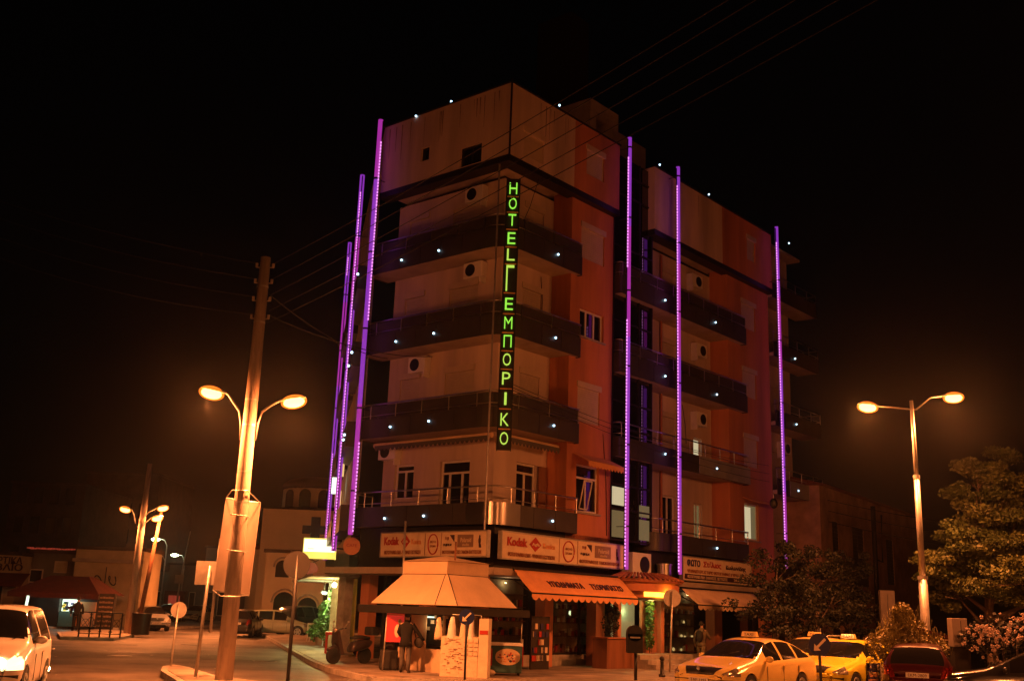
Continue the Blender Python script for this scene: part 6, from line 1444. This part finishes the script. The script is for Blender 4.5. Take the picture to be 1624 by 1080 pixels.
# left kiosk
kp=at(98,1000,62); kp.z=.13
k2=thing('kiosk','far left kiosk with a dark red hipped canopy and a lit hatch','kiosk',kp)
w0=at(48,950,62).x-kp.x; w1=at(152,950,62).x-kp.x; zt1=at(90,912,62).z-.13; zh=at(90,940,62).z-.13; zh2=at(90,948,62).z-.13
mb=MB(); c0=at(75,912,62).x-kp.x; c1_=at(135,912,62).x-kp.x
mb.add([(w0-.9,-1.0,zh),(w1+.5,-1.0,zh),(w1+.5,3.2,zh),(w0-.9,3.2,zh),(c0,.6,zt1),(c1_,.6,zt1),(c1_,1.6,zt1),(c0,1.6,zt1)],[(0,1,5,4),(1,2,6,5),(2,3,7,6),(3,0,4,7),(4,5,6,7)]); o=mb.build('canopy','canopy_red',k2); o.modifiers.new('thickness','SOLIDIFY').thickness=.04
mb=MB(); mb.box(w0-.9,w1+.5,-1.0,-.95,zh2,zh-.01); mb.build('valance','canopy_red',k2)
ha_=at(95,950,62).x-kp.x; hb2=at(121,950,62).x-kp.x; zb_=.0
mb=MB(); mb.box(w0,ha_,0,2.2,0,zh2); mb.box(hb2,w1,0.3,2.2,0,zh2); mb.box(ha_+.001,hb2-.001,.4,2.2,0,zh2-.01); mb.build('cabin','kiosk_dark',k2)
mb=MB(); mb.box(hb2+.05,w1-.02,.24,.295,.05,zh2-.15); mb.build('orange_door','awning_red',k2)
mb=MB(); mb.box(ha_+.05,hb2-.05,.30,.39,.85,zh2-.05); mb.build('lit_hatch','lit_cool',k2)
mb=MB(); mb.box(ha_+.05,hb2-.05,.0,.38,.02,.80); mb.build('counter_front','freezer_teal',k2)
for mn,kk in (('sign_navy',7),('box_yellow',5),('sign_red',5),('freezer_teal',6)):
    mb=MB()
    for i in range(kk): x=rr.uniform(ha_+.08,hb2-.25); z=rr.uniform(.85,zh2-.3); mb.box(x,x+.16,.2,.29,z,z+.14)
    mb.build('goods',mn,k2)
lamp('POINT',((ha_+hb2)/2,-.2,1.5),40,(.85,1,.75),k2,.15)
t=thing('lit_menu_strip','narrow slanted white glowing strip at the left side of the far kiosk','lamp',at(43,975,61)); t.location.z=.13; q=at(40,967,61)-t.location; r_=at(45,944,61)-t.location; mb=MB(); mb.tube([q,r_],.075,6); mb.build('tube','lit_cool',t); mb=MB(); mb.tube([(q.x,.05,0),(q.x,.05,q.z)],.03,6); mb.build('post','dark_metal',t)
p=at(163,1000,60); t=thing('magazine_rack','tall rack with seven shelves of magazines right of the far left kiosk','rack',(p.x,60,.13)); mb=MB(); mb.box(-.42,.42,0,.3,0,1.9); mb.build('frame','interior_dark',t); mb=MB()
for i in range(7):
    for q_ in range(5): mb.box(-.38+q_*.155,-.25+q_*.155,-.03,-.002,.13+i*.25,.22+i*.25+.02*(q_%2))
mb.build('magazine','sign_grey',t)
# small railing round the left island
ra0=gp(124,1009,.14); ra1=gp(190,1011,.14)
t=thing('metal_railing','dark metal railing with curled infill on the small left island','railing',ra0,math.atan2((ra1-ra0).y,(ra1-ra0).x)); Lr=(ra1-ra0).length
for i in range(5): mb=MB(); x=Lr*i/4; mb.box(x-.03,x+.03,-.03,.03,-.01,1.05); mb.build('post','dark_metal',t)
mb=MB(); mb.tube([(0,0,1.04),(Lr,0,1.04)],.025,6); mb.tube([(0,0,.15),(Lr,0,.15)],.02,6); mb.build('rail','dark_metal',t)
mb=MB()
for i in range(4):
    x=Lr*(i+.5)/4; mb.tube([(x-.3,0,.2),(x+.3,0,1.0)],.012,5); mb.tube([(x+.3,0,.2),(x-.3,0,1.0)],.012,5); mb.tube([(x+.16*math.cos(k*.7),0,.6+.16*math.sin(k*.7)) for k in range(10)],.012,5)
mb.build('curl','dark_metal',t)
t=thing('litter_bin','dark slatted litter bin at the foot of the leaning pole','litter bin',(-17.6,53.2,.14)); mb=MB(); mb.cyl((0,0,0),(0,0,.95),.42,.46,n=20); mb.build('bin_body','dark_metal',t); mb=MB(); mb.cyl((0,0,.951),(0,0,1.0),.48,n=20); mb.build('rim','dark_metal',t)
# far street
for k,(xa,xb,Y,yt,lab,m_) in enumerate(((222,262,118,905,'dim building at the end of the left street, left part','far_wall'),(262,322,112,895,'dim building at the end of the left street, behind the square sign','far_wall'),(318,392,100,868,'taller dim building between the street end and the church','far_wall'))):
    A_=at(xa,960,Y); B_=at(xb,960,Y); zt2=at(xa,yt,Y).z
    block('far_building',lab,'building',A_.x,B_.x,Y,Y+12,zt2,m_,[(A_.x+(B_.x-A_.x)*(.12+.25*i),A_.x+(B_.x-A_.x)*(.25+.25*i),.6+0,2.6,('glass_dark','lit_green' if k==1 else 'glass_dark')[i%2]) for i in range(3)]+[(A_.x+(B_.x-A_.x)*(.15+.3*i),A_.x+(B_.x-A_.x)*(.3+.3*i),3.6,5.0) for i in range(2) if zt2>5.5],group='dim buildings at the end of the left street')
q=at(272,985,96); t=thing('red_kiosk_stand','small red lit stand at the end of the left street','stand',(q.x,96,0)); mb=MB(); mb.box(-.9,.9,0,1,0,2.6); mb.build('cabin','canopy_red',t); mb=MB(); mb.box(-.5,.5,-.05,-.002,.8,2.2); mb.build('lit_surface','red_glow',t)
for k,(px_,Y,zz_,lab) in enumerate(((60,110,13,'dim tall block behind the left shops, left one'),(180,125,16,'dim tall block behind the left shops, right one'))):
    A_=at(px_-70,960,Y); B_=at(px_+50,960,Y); block('apartment_block',lab,'building',A_.x,B_.x,Y,Y+14,zz_,'roof_dark',[(A_.x+(B_.x-A_.x)*(.1+.22*i),A_.x+(B_.x-A_.x)*(.22+.22*i),z,z+1.6) for i in range(4) for z in (5,8,11)],fm='dark_metal')
t=thing('street_lamp','added unseen street lamp lighting the church, hidden behind the tall blank banner','street lamp',(-17.6,66,0)); mb=MB(); mb.tube([(0,0,-.05),(0,0,5.6)],[.1,.06],10); mb.build('pole','galv',t); mb=MB(); mb.tube([(0,0,5.5),(.1,0,5.75),(.3,0,5.8)],.03,6); mb.build('lamp_arm','galv',t); lamp_head(t,Vector((.3,0,5.8)),(1,0),650,tilt=.05,weak=.3)  # unseen lamp, added only to brighten the church
# ------------------------------------------------------------------ assumed street lamps, unseen, added as fill light from beyond the frame
def added_street_lamp(label,loc,heads,power):
    t=thing('street_lamp',label,'street lamp',loc); mb=MB(); mb.tube([(0,0,-.05),(0,0,8.2)],[.12,.06],12); mb.build('pole','galv',t)
    for s_ in heads:
        tip=Vector((s_*1.4,0,8.35)); mb=MB(); mb.tube([(0,0,7.9),(s_*.5,0,8.3),tip],.025,6); mb.build('lamp_arm','galv',t); lamp_head(t,tip,(s_,0),power,tilt=.08,weak=.15)
added_street_lamp('assumed unseen two armed street lamp behind the photographer to the left',(-11,-3,0),(-1,1),1000)  # unseen lamp, added to light the banner, kiosk and left road
added_street_lamp('assumed unseen two armed street lamp out of frame right of the photographer',(13.5,11.0,0),(-1,1),800)  # unseen lamp, added to brighten the taxis and the right facade
# ------------------------------------------------------------------ added haze, sky, render
hz=MB(); hz.box(-152,152,-52,252,-1,32); o=hz.build('bloom_haze','black'); m=bpy.data.materials.new('bloom_haze_air'); m.use_nodes=True; nt=m.node_tree  # thin haze added to imitate lens bloom round the lamps
nt.nodes.remove(nt.nodes['Principled BSDF']); pv=nt.nodes.new('ShaderNodeVolumePrincipled'); pv.inputs['Color'].default_value=(.9,.9,.9,1); pv.inputs['Density'].default_value=HAZE_D if 'HAZE_D' in globals() else .0004; pv.inputs['Anisotropy'].default_value=.9
nt.links.new(pv.outputs[0],nt.nodes['Material Output'].inputs['Volume']); o.data.materials.clear(); o.data.materials.append(m); tag(o,kind='stuff')
w=bpy.data.worlds.new('World'); sc.world=w; w.use_nodes=True; nt=w.node_tree; bg=nt.nodes['Background']; sk=nt.nodes.new('ShaderNodeTexSky'); sk.sky_type='NISHITA'; sk.sun_disc=False; sk.sun_elevation=math.radians(2); sk.sun_rotation=math.radians(200); sk.air_density=1
nt.links.new(sk.outputs[0],bg.inputs[0]); bg.inputs[1].default_value=.0004
sc.view_settings.view_transform='Standard'; sc.view_settings.look='None'; sc.view_settings.exposure=0; sc.view_settings.gamma=1
sc.render.engine='CYCLES'; c=sc.cycles; c.use_denoising=True; c.denoiser='OPENIMAGEDENOISE'; c.max_bounces=5; c.diffuse_bounces=3; c.glossy_bounces=3; c.transmission_bounces=2; c.transparent_max_bounces=6; c.volume_bounces=0; c.sample_clamp_indirect=3; c.caustics_reflective=False; c.caustics_refractive=False; c.use_light_tree=True
